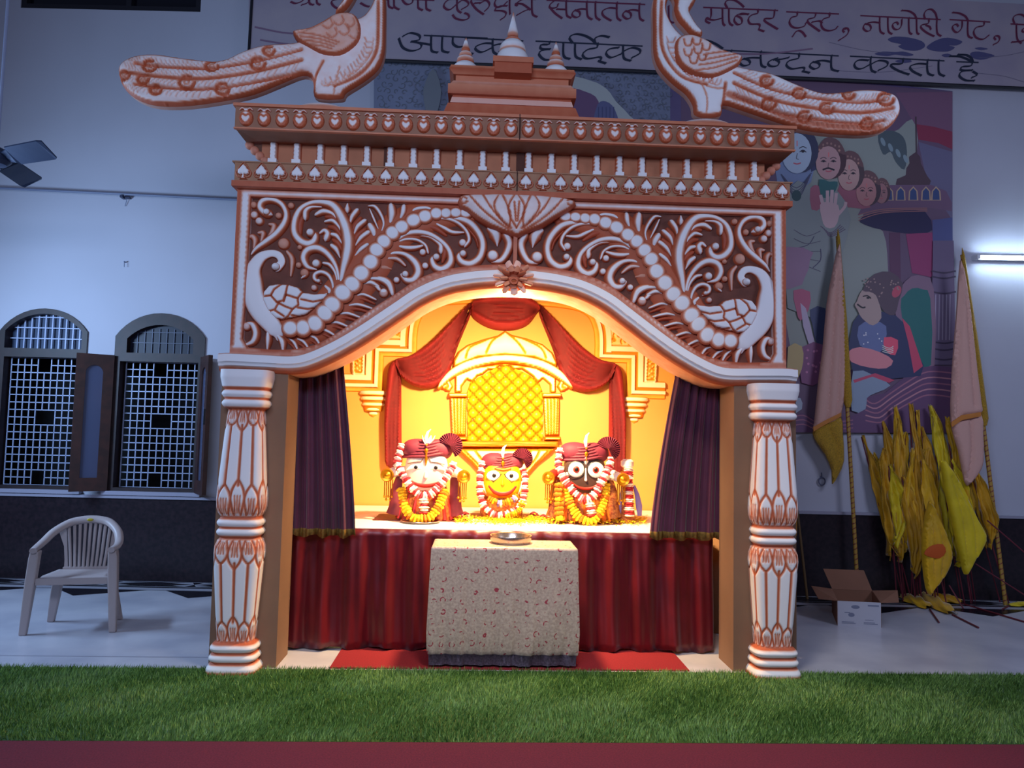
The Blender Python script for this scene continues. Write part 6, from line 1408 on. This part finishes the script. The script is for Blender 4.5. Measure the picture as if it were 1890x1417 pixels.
for k, a in enumerate((-24, 96, 216)):
    a = math.radians(a); mb = MB(); c, s_ = math.cos(a), math.sin(a); vs = []
    for r_, w_ in ((.07, .03), (.14, .04), (.16, .062), (.30, .066), (.47, .070), (.50, .055)):
        for sg in (-1, 1):
            for zz in (-.004, .004): vs.append((c*r_-s_*sg*w_, s_*r_+c*sg*w_, zz-sg*.034*min(1, r_/.16)))
    fs = []
    for j in range(5): o_ = j*4; fs += [(o_, o_+4, o_+6, o_+2), (o_+1, o_+3, o_+7, o_+5), (o_, o_+1, o_+5, o_+4), (o_+2, o_+6, o_+7, o_+3)]
    fs += [(0, 2, 3, 1), (20, 21, 23, 22)]; mb.add(vs, fs); mb.build('blade', FANM, fan, smooth=False)
tl = WF.at(1808, 474, -.07); tl = WF.empty('tube_light', tl[0], -.07, tl[1], label='glowing white tube light on the wall at the right edge', cat='light')
mb = MB(); mb.tube([(0, 0, 0), (1.2, 0, 0)], .014, 10); mb.build('tube', mat('tube_glow', 'FFFFFF', .4, emit=('C8E4FF', 80)), tl)
mb = MB(); mb.box((-.03, .015, -.02), (1.23, .068, .022)); mb.build('batten', mat('white_batten', 'E4E8F0', .5), tl, smooth=False)
for x in (-.03, 1.2): mb = MB(); mb.box((x, -.018, -.018), (x+.03, .016, .018)); mb.build('end_cap', MATS['white_batten'], tl, smooth=False)
# ------------------------------------------------------------------ plastic chair
PLA = mat('cream_plastic', 'AEA09E', .45)
a = floor_pt(42, 1172); b = floor_pt(208, 1166); ang = math.atan2(b.y-a.y, b.x-a.x); c_ = (a+b)/2
ch = empty('plastic_chair', (c_.x, c_.y, 0), ang, 'cream plastic armchair with slatted back standing by the left windows', 'chair')
hwc = (b-a).length/2
def leg(pts, ws, ds):
    mb = MB(); vs = []; n = len(pts)
    for p_, w_, d_ in zip(pts, ws, ds):
        for sx, sy in ((-1, -1), (1, -1), (1, 1), (-1, 1)): vs.append((p_[0]+sx*w_/2, p_[1]+sy*d_/2, p_[2]))
    fs = [(3, 2, 1, 0), tuple(4*(n-1)+k for k in range(4))]
    for j in range(n-1):
        for k in range(4): fs.append((4*j+k, 4*j+(k+1) % 4, 4*j+4+(k+1) % 4, 4*j+4+k))
    mb.add(vs, fs); o = mb.build('leg', PLA, ch, smooth=True, ang=60); bv = o.modifiers.new('b', 'BEVEL'); bv.width = .008; bv.segments = 3; return o
for s in (-1, 1):
    leg([(s*hwc, 0, 0), (s*(hwc-.02), .02, .34), (s*(hwc-.03), .03, .50), (s*(hwc-.035), .035, .545)], [.045, .06, .06, .05], [.04, .06, .06, .08])
    leg([(s*(hwc-.05), .35, 0), (s*(hwc-.085), .30, .20), (s*(hwc-.11), .28, .36)], [.045, .06, .065], [.04, .05, .06])
mb = MB(); n = 14; vs = []; fs = []
for j in range(n+1):
    for i in range(n+1):
        u = i/n; v = j/n; x = (u-.5)*(.42-.06*v); y = .02+.30*v; z = .365-.015*math.sin(math.pi*u)*math.sin(math.pi*v)-(.02*max(0, 1-v*6)); vs.append((x, y, z))
for j in range(n):
    for i in range(n): k = j*(n+1)+i; fs.append((k, k+1, k+n+2, k+n+1))
mb.add(vs, fs); mb.box((-.215, .005, .325), (.215, .03, .362)); o = mb.build('seat', PLA, ch); solid(o, .012)
W_ = hwc-.035
hoop = [(-W_, -.02, .552), (-W_-.01, .08, .562), (-W_+.0, .17, .59), (-W_+.035, .25, .645), (-.13, .32, .695), (-.06, .345, .712), (0, .35, .716), (.06, .345, .712), (.13, .32, .695), (W_-.035, .25, .645), (W_, .17, .59), (W_+.01, .08, .562), (W_, -.02, .552)]
hp = smoothpath(hoop, 6); mb = MB(); mb.tube([tuple(p_) for p_ in hp], [.024+.008*math.sin(math.pi*i/(len(hp)-1)) for i in range(len(hp))], 10, flat=.8); mb.build('arm_rail', PLA, ch)
mb = MB()
for k in range(9):
    u = (k-4)/4; x0, x1 = u*.105, u*.135; y1 = .35-.02*u*u; z1 = .700-.018*u*u
    v = [(x0, .315, .365), (x0+(x1-x0)*.4, .325, .48), (x1, y1-.01, z1)]
    mb.tube(v, [.0095, .0095, .0105], 6, flat=.6)
mb.build('back_slats', PLA, ch)
for s in (-1, 1):
    mb = MB(); mb.relief([(s*.125, .36), (s*.150, .36), (s*.152, .44), (s*.160, .53), (s*.185, .60), (s*.20, .645), (s*.16, .672), (s*.150, .66)], -.0, .0, 0, .03, back=.008, backface=True); o_ = mb.build('back_side', PLA, ch); o_.location.y = .325
mb = MB(); mb.box((-.125-.03, .31, .350), (.155, .34, .385)); mb.build('back_rail', PLA, ch, smooth=False)
mb = MB(); mb.ball((0, .322, .716), .022, n=8, sc=(1, .25, .5)); mb.build('sticker', mat('yellow_sticker', 'B8A818', .4), ch)
# ------------------------------------------------------------------ cardboard box
CARD = mat('cardboard', '8A5E48', .85, noise=.1, nscale=6); CWH = mat('white_carton', 'B6B4BC', .7)
A_ = floor_pt(1546, 1154); B_ = floor_pt(1626, 1158); ang = math.atan2(B_.y-A_.y, B_.x-A_.x); w_ = (B_-A_).length; d_ = .46; h_ = .185
bx = empty('cardboard_box', (A_.x, A_.y, 0), ang, 'open cardboard box with a white printed end on the marble floor', 'box')
mb = MB(); sk = .10
c4 = [(0, 0), (w_, 0), (w_+sk, d_), (sk-.0, d_)]
for k in (1, 2, 3):
    p0, p1 = c4[k], c4[(k+1) % 4]; mb.add([(*p0, 0), (*p1, 0), (*p1, h_), (*p0, h_)], [(0, 1, 2, 3)])
mb.add([(*q, .004) for q in c4], [(0, 1, 2, 3)]); o = mb.build('carton', CARD, bx, smooth=False); solid(o, .005)
mb = MB(); mb.add([(0, 0, 0), (w_, 0, 0), (w_, 0, h_), (0, 0, h_)], [(0, 1, 2, 3)]); o = mb.build('white_end', CWH, bx, smooth=False); solid(o, .006)
mb = MB()
for (x0, z0, x1, z1) in ((.03, .02, .13, .024), (.03, .03, .12, .034), (.19, .02, .29, .024), (.19, .03, .27, .034), (.22, .155, .30, .165), (.05, .10, .09, .105), (.20, .05, .26, .053)):
    mb.box((x0, -.0045, z0), (min(x1, w_-.01), -.003, z1))
mb.ball((.13, -.003, .145), .02, n=6, sc=(1.6, .05, .7)); mb.ball((.10, -.003, .085), .016, n=6, sc=(1.5, .05, 1))
mb.build('printing', mat('grey_printing', '74788C', .6), bx, smooth=False)
fl_ = [[(sk, d_, h_), (w_+sk, d_, h_), (w_+sk-.04, d_+.07, h_+.15), (sk-.05, d_+.07, h_+.15)], [(0, 0, h_), (sk, d_, h_), (sk-.17, d_-.02, h_+.02), (-.10, .14, h_-.02)], [(w_, 0, h_), (w_+sk, d_, h_), (w_+sk+.16, d_-.10, h_+.03), (w_+.17, .10, h_-.01)]]
for f_ in fl_: mb = MB(); mb.add(f_, [(0, 1, 2, 3)]); o = mb.build('flap', CARD, bx, smooth=False); solid(o, .005)
# ------------------------------------------------------------------ flags
def infront(p, d=.10):
    q = (p-WF.org).dot(WF.ey)
    return p if q < -d else p-WF.ey*(q+d)
POLEG = None
def stripe():
    m = bpy.data.materials.new('striped_pole'); m.use_nodes = True; nt = m.node_tree; b = nt.nodes['Principled BSDF']
    a = nt.nodes.new('ShaderNodeAttribute'); a.attribute_name = 'paint'; r = nt.nodes.new('ShaderNodeValToRGB'); r.color_ramp.interpolation = 'CONSTANT'
    r.color_ramp.elements[0].color = (*rgb('B08A3C'), 1); r.color_ramp.elements[1].color = (*rgb('7A2A30'), 1); r.color_ramp.elements[1].position = .72
    nt.links.new(a.outputs['Fac'], r.inputs['Fac']); nt.links.new(r.outputs['Color'], b.inputs['Base Color']); b.inputs['Roughness'].default_value = .4; return m
STR = stripe()
def glit(name, c):
    m = mat(name, c, .4, metal=.15, noise=.5, nscale=140, bump=.8, bscale=260); return m
GLIT = glit('gold_glitter', 'D8A830'); PEACH = mat('peach_cloth', 'D0A294', .85, bump=.3, bscale=120); TRIM = mat('orange_hem', 'C07830', .7)
def striped_pole(mb, A, B, r, pitch=.045):
    n = int((B-A).length/.006); N = 10; ax = (B-A).normalized(); sd = ax.cross(Vector((0, 1, 0))).normalized(); up = sd.cross(ax)
    vs = []; pp = []; fs = []
    for i in range(n+1):
        c = A.lerp(B, i/n); l = (B-A).length*i/n
        for k in range(N):
            t = 2*math.pi*k/N; vs.append(c+(sd*math.cos(t)+up*math.sin(t))*r); pp.append((l/pitch+k/N) % 1)
    for i in range(n):
        for k in range(N): fs.append((i*N+k, i*N+(k+1) % N, (i+1)*N+(k+1) % N, (i+1)*N+k))
    mb.add(vs, fs, 0, pp)
def poly_cloth(name, rows, off, m, par, h=.03, folds=(), sub=2, res=.02, th=.02, org=None):
    mb = MB(); q = tr(CF, rows, off, WF); gr = [(tr(CF, smoothpath(f, 3), off, WF), .016, .022, .5) for f in folds]
    mb.relief(q, off, h, .05, res, grooves=gr, sub=sub, back=off+th, backface=True)
    M = Matrix.Rotation(WF.ang, 4, 'Z'); mb.v = [tuple(WF.org+(M @ Vector(v))-org) for v in mb.v]
    return mb.build(name, m, par)
def tall_flag(base, mid, topp, clothA, foldA, hem, lobe, tip, label, offb, offt):
    b3 = infront(floor_pt(*base)); ob = (b3-WF.org).dot(WF.ey)
    t3 = wfp(*topp, offt); r = .017
    root = empty('tall_flag', b3, 0, label, 'flag')
    mb = MB(); striped_pole(mb, Vector((0, 0, 0)), t3-b3, r); mb.build('striped_pole', STR, root)
    m3 = b3.lerp(t3, .56) ; mb = MB(); pts = [b3.lerp(t3, q)-b3+Vector((0, -.012, 0)) for q in (mid, mid+.02, mid+(1-mid)*.5, .995, 1.02)]; mb.tube(pts, [.020, .040, .034, .014, .002], 10); mb.build('glitter_sleeve', GLIT, root)
    return root, b3
r1, o1 = tall_flag((1584, 1108), .52, (1546, 436), None, None, None, None, None, 'tall peach flag with gold sleeve leaning on the picture, nearer the shrine', 0, -.12)
poly_cloth('flag_cloth', [(1550, 450), (1537, 505), (1527, 560), (1520, 640), (1512, 700), (1504, 780), (1502, 792), (1525, 782), (1552, 768), (1560, 700), (1560, 600), (1556, 520)], -.16, PEACH, r1, folds=[[(1545, 500), (1538, 600), (1526, 780)], [(1551, 520), (1551, 640), (1544, 770)]], org=o1)
poly_cloth('glitter_lobe', [(1502, 792), (1526, 780), (1552, 768), (1556, 800), (1558, 850), (1548, 875), (1537, 893), (1536, 868), (1524, 838), (1506, 812)], -.15, GLIT, r1, org=o1, folds=[[(1530, 790), (1545, 830), (1540, 880)]])
poly_cloth('hem', [(1501, 788), (1526, 774), (1553, 761), (1553, 768), (1526, 782), (1502, 796)], -.20, TRIM, r1, h=.008, sub=1, res=.03, th=.006, org=o1)
r2, o2 = tall_flag((1856, 1117), .50, (1776, 470), None, None, None, None, None, 'tall peach flag on a striped pole leaning nearest the tube light', 0, -.12)
poly_cloth('flag_cloth', [(1774, 480), (1768, 560), (1762, 640), (1758, 700), (1757, 780), (1775, 768), (1811, 762), (1812, 745), (1805, 690), (1795, 600), (1786, 530)], -.30, PEACH, r2, folds=[[(1772, 520), (1768, 640), (1766, 765)], [(1782, 540), (1790, 650), (1798, 750)]], org=o2)
poly_cloth('lower_cloth', [(1757, 782), (1775, 770), (1811, 764), (1815, 800), (1816, 850), (1806, 875), (1786, 896), (1778, 870), (1770, 830)], -.28, PEACH, r2, folds=[[(1790, 775), (1792, 830), (1786, 885)]], org=o2)
poly_cloth('hem', [(1756, 779), (1775, 766), (1811, 760), (1811, 768), (1776, 775), (1757, 788)], -.34, TRIM, r2, h=.008, sub=1, res=.03, th=.006, org=o2)
b3 = infront(floor_pt(1478, 1098), .14); r3 = empty('tall_flag', b3, 0, 'narrow orange flag half hidden behind the right pillar', 'flag'); t3 = wfp(1452, 770, -.1)
mb = MB(); mb.tube([Vector((0, 0, 0)), t3-b3], .012, 8); mb.build('pole', mat('brown_pole', '6A5030', .6), r3)
poly_cloth('flag_cloth', [(1450, 790), (1458, 820), (1464, 880), (1470, 940), (1471, 985), (1464, 1000), (1455, 985), (1445, 900)], -.22, mat('orange_cloth', 'C88414', .8), r3, org=b3, folds=[[(1456, 820), (1460, 900), (1463, 990)]])
YC = [mat('yellow_cloth', 'E0AC08', .6, noise=.25, nscale=6, sheen=.3), mat('deep_yellow_cloth', 'D09806', .6, noise=.3, nscale=6, sheen=.3), mat('lemon_cloth', 'DCC00C', .6, noise=.2, nscale=6, sheen=.3)]
STK = mat('maroon_stick', '6A2430', .5)
def pennant(A, B, frac, width, seed, col, label, group=None, side=1, droop=.1, trim=True):
    """a furled flag: stick from A (floor) to B (top); cloth hangs from the top along the stick"""
    R_ = random.Random(seed); root = empty('yellow_flag', A, 0, label, 'flag', group); L = (B-A)
    mb = MB(); mb.tube([Vector((0, 0, 0)), L*.5, L], .006, 6); mb.build('stick', STK, root)
    nv, nu = 26, 14; vs = []; fs = []; ax = L.normalized(); sx = Vector((1, 0, 0)); ph = R_.random()*6
    for j in range(nv+1):
        v = j/nv; c = L*(1.005-frac*v)+Vector((0, -.012, 0)); c.z -= droop*v*v
        wd = width*(.10+.9*min(1, v*1.8)**.8)*(1 if v < .72 else max(.05, 1-((v-.72)/.28)**1.6*.95))
        for i in range(nu+1):
            u = i/nu; f = math.sin(u*math.pi*(4+seed % 3)+ph+v*2.2)*.024*(.35+v)+.012*math.sin(u*19+v*17+seed)+.006*math.sin(v*41+u*9+seed)
            x = (u-.12)*wd*side+.012*math.sin(v*9+seed+u*4); vs.append(c+Vector((x, f-.02*v, -.10*v*u*(1 if v > .5 else .3)+.012*math.sin(u*13+seed+v*4))))
    for j in range(nv):
        for i in range(nu): k = j*(nu+1)+i; fs.append((k, k+1, k+nu+2, k+nu+1))
    mb = MB(); mb.add(vs, fs); o = mb.build('cloth', YC[col], root, ang=180); solid(o, .002)
    if trim:
        e = [vs[j*(nu+1)+nu]+Vector((0, -.004, 0)) for j in range(nv+1)]; mb = MB(); mb.tube(e, .0045, 5); mb.build('glitter_edge', GLIT, root)
    return root
GL = 'yellow flags bundled against the wall'
# top px, base px, cloth fraction, width, colour, side
FL = [((1590, 806), (1640, 1098), .62, .10, 1, 1), ((1612, 838), (1648, 1094), .50, .10, 0, 1), ((1628, 780), (1652, 1100), .66, .12, 1, 1), ((1650, 752), (1668, 1102), .66, .12, 0, 1), ((1656, 775), (1660, 1095), .62, .14, 1, -1), ((1678, 748), (1676, 1100), .68, .12, 1, 1),
      ((1690, 760), (1690, 1104), .60, .13, 0, 1), ((1670, 800), (1684, 1098), .55, .15, 0, -1), ((1700, 790), (1712, 1106), .62, .14, 1, 1), ((1714, 750), (1760, 1104), .66, .18, 2, 1), ((1722, 770), (1745, 1108), .70, .17, 2, 1), ((1745, 772), (1775, 1100), .55, .15, 0, 1),
      ((1762, 795), (1800, 1098), .55, .13, 0, 1), ((1640, 860), (1655, 1108), .45, .14, 2, 1), ((1665, 880), (1690, 1110), .62, .15, 1, 1), ((1700, 850), (1728, 1110), .66, .17, 0, 1), ((1735, 860), (1770, 1110), .58, .2, 2, 1), ((1780, 830), (1822, 1100), .5, .12, 1, 1), ((1630, 830), (1640, 1090), .55, .10, 1, -1), ((1712, 830), (1702, 1100), .62, .12, 1, -1), ((1755, 850), (1795, 1112), .55, .16, 2, 1), ((1685, 830), (1665, 1100), .60, .12, 0, -1)]
ORD = 'first second third fourth fifth sixth seventh eighth ninth tenth eleventh twelfth thirteenth fourteenth fifteenth sixteenth seventeenth eighteenth nineteenth twentieth twenty-first twenty-second'.split()
for i, (tp, bs, fr_, wd, co_, sd) in enumerate(FL):
    offb = -.18-.25*((i*7) % 10)/10-(.15 if i > 12 else 0); pb = wfp(bs[0], bs[1], offb); pb = floor_pt(bs[0], bs[1]-2+(i % 4)*3) if True else pb
    ofb = (pb-WF.org).dot(WF.ey)
    if ofb > -.10: pb = WF.w((pb-WF.org).dot(WF.ex), -.12-.03*(i % 3), 0)
    pt_ = wfp(tp[0], tp[1], -.07-.018*(i % 6)-(.10 if i > 12 else 0))
    lab = 'yellow cloth flag in the leaning bundle, its tip %s from the left' % ORD[sorted(q_[0] for q_ in FL).index(tp)]
    if i == 0: pennant(pb, pt_, fr_, wd, i, co_, 'leftmost yellow flag of the bundle, tilted out toward the shrine', None, sd)
    else: pennant(pb, pt_, fr_, wd, i, co_, lab, GL, sd)
# broad flag with an orange print in front of the bundle
b3 = floor_pt(1722, 1112); t3 = wfp(1716, 930, -.42); r4 = empty('yellow_flag', b3, 0, 'yellow flag with an orange printed patch hanging in front of the bundle', 'flag')
mb = MB(); mb.tube([Vector((0, 0, 0)), t3-b3], .006, 6); mb.build('stick', STK, r4)
poly_cloth('cloth', [(1716, 925), (1735, 960), (1752, 1000), (1757, 1030), (1745, 1060), (1725, 1088), (1718, 1098), (1710, 1085), (1704, 1040), (1703, 990)], -.46, YC[0], r4, h=.05, folds=[[(1718, 940), (1722, 1010), (1720, 1090)], [(1722, 950), (1738, 1000), (1735, 1060)], [(1712, 960), (1709, 1020), (1714, 1080)]], org=b3, res=.016)
poly_cloth('printed_patch', [(1712, 1012), (1722, 1006), (1740, 1004), (1746, 1018), (1735, 1030), (1718, 1028), (1706, 1022)], -.512, mat('orange_print', 'C0500C', .7), r4, h=.004, sub=2, res=.02, th=.004, org=b3)
b3 = floor_pt(1800, 1108); t3 = wfp(1765, 880, -.36); r5 = empty('yellow_flag', b3, 0, 'wide lemon yellow flag with a toothed edge at the right of the bundle', 'flag')
mb = MB(); mb.tube([Vector((0, 0, 0)), t3-b3], .006, 6); mb.build('stick', STK, r5)
poly_cloth('cloth', [(1736, 850), (1760, 870), (1785, 915), (1806, 960), (1820, 985), (1818, 1005), (1803, 1030), (1786, 1060), (1778, 1052), (1772, 1020), (1757, 960)], -.40, YC[2], r5, h=.04, folds=[[(1755, 880), (1775, 950), (1785, 1040)], [(1765, 890), (1795, 960), (1800, 1020)]], org=b3, res=.016)
# flags lying on the floor
def fallen(A, B, C_, wd, col, label, seed):
    root = empty('fallen_flag', A, 0, label, 'flag'); A = Vector(A); R_ = random.Random(seed)
    mb = MB(); mb.tube([Vector((0, 0, .008)), Vector(B)-A+Vector((0, 0, .008))], .007, 6); mb.build('stick', STK, root)
    mb = MB(); D = Vector(C_)-A; nv, nu = 18, 10; vs = []; fs = []; sd = D.cross(Vector((0, 0, 1))).normalized()
    for j in range(nv+1):
        v = j/nv
        for i in range(nu+1):
            u = i/nu*math.pi; w_ = wd*(.35+.65*math.sin(math.pi*min(1, v*.9+.08))); rr_ = 1+.25*math.sin(v*14+i*1.7+seed)
            vs.append(D*v+sd*math.cos(u)*w_*rr_+Vector((0, 0, .012+math.sin(u)*w_*.75*rr_)))
    for j in range(nv):
        for i in range(nu): k = j*(nu+1)+i; fs.append((k, k+1, k+nu+2, k+nu+1))
    mb.add(vs, fs); mb.build('cloth', YC[col], root, ang=180); return root
f = floor_pt
fallen(f(1758, 1136), f(1806, 1160), f(1690, 1096), .075, 0, 'rolled yellow flag on the floor, stick pointing at the right foreground', 1)
fallen(f(1716, 1126), f(1733, 1150), f(1664, 1102), .07, 0, 'rolled yellow flag on the floor, shortest stick, beside the cardboard box', 2)
fallen(f(1775, 1115), f(1900, 1152), f(1700, 1104), .07, 1, 'rolled yellow flag on the floor with a long stick toward the right edge', 3)
fallen(f(1866, 1106), f(1830, 1090), f(1910, 1104), .06, 0, 'rolled yellow flag on the floor right of the striped pole', 4)
fallen(f(1862, 1120), f(1850, 1126), f(1915, 1118), .035, 2, 'smaller yellow roll at the right edge, nearest the striped pole foot', 5)
for k, (a, b) in enumerate((((1736, 1065), (1748, 1120)), ((1752, 1080), (1762, 1118)), ((1822, 960), (1888, 1090)), ((1800, 1040), (1852, 1100)))):
    A = wfp(a[0], a[1], -.30); B = floor_pt(*b)
    if (B-WF.org).dot(WF.ey) > -.3: B = WF.w((B-WF.org).dot(WF.ex), -.42, 0)
    mb = MB(); B.z = .006; mb.tube([Vector((0, 0, 0)), A-B], .006, 6); tag(mb.build('bare_stick', STK, loc=B), 'thin bare maroon stick '+('crossing under the orange-patched flag, shorter one', 'crossing under the orange-patched flag, right of the shorter one', 'slanting out furthest right of the striped pole', 'slanting just right of the toothed lemon flag')[k], 'stick', 'bare sticks by the flag bundle')
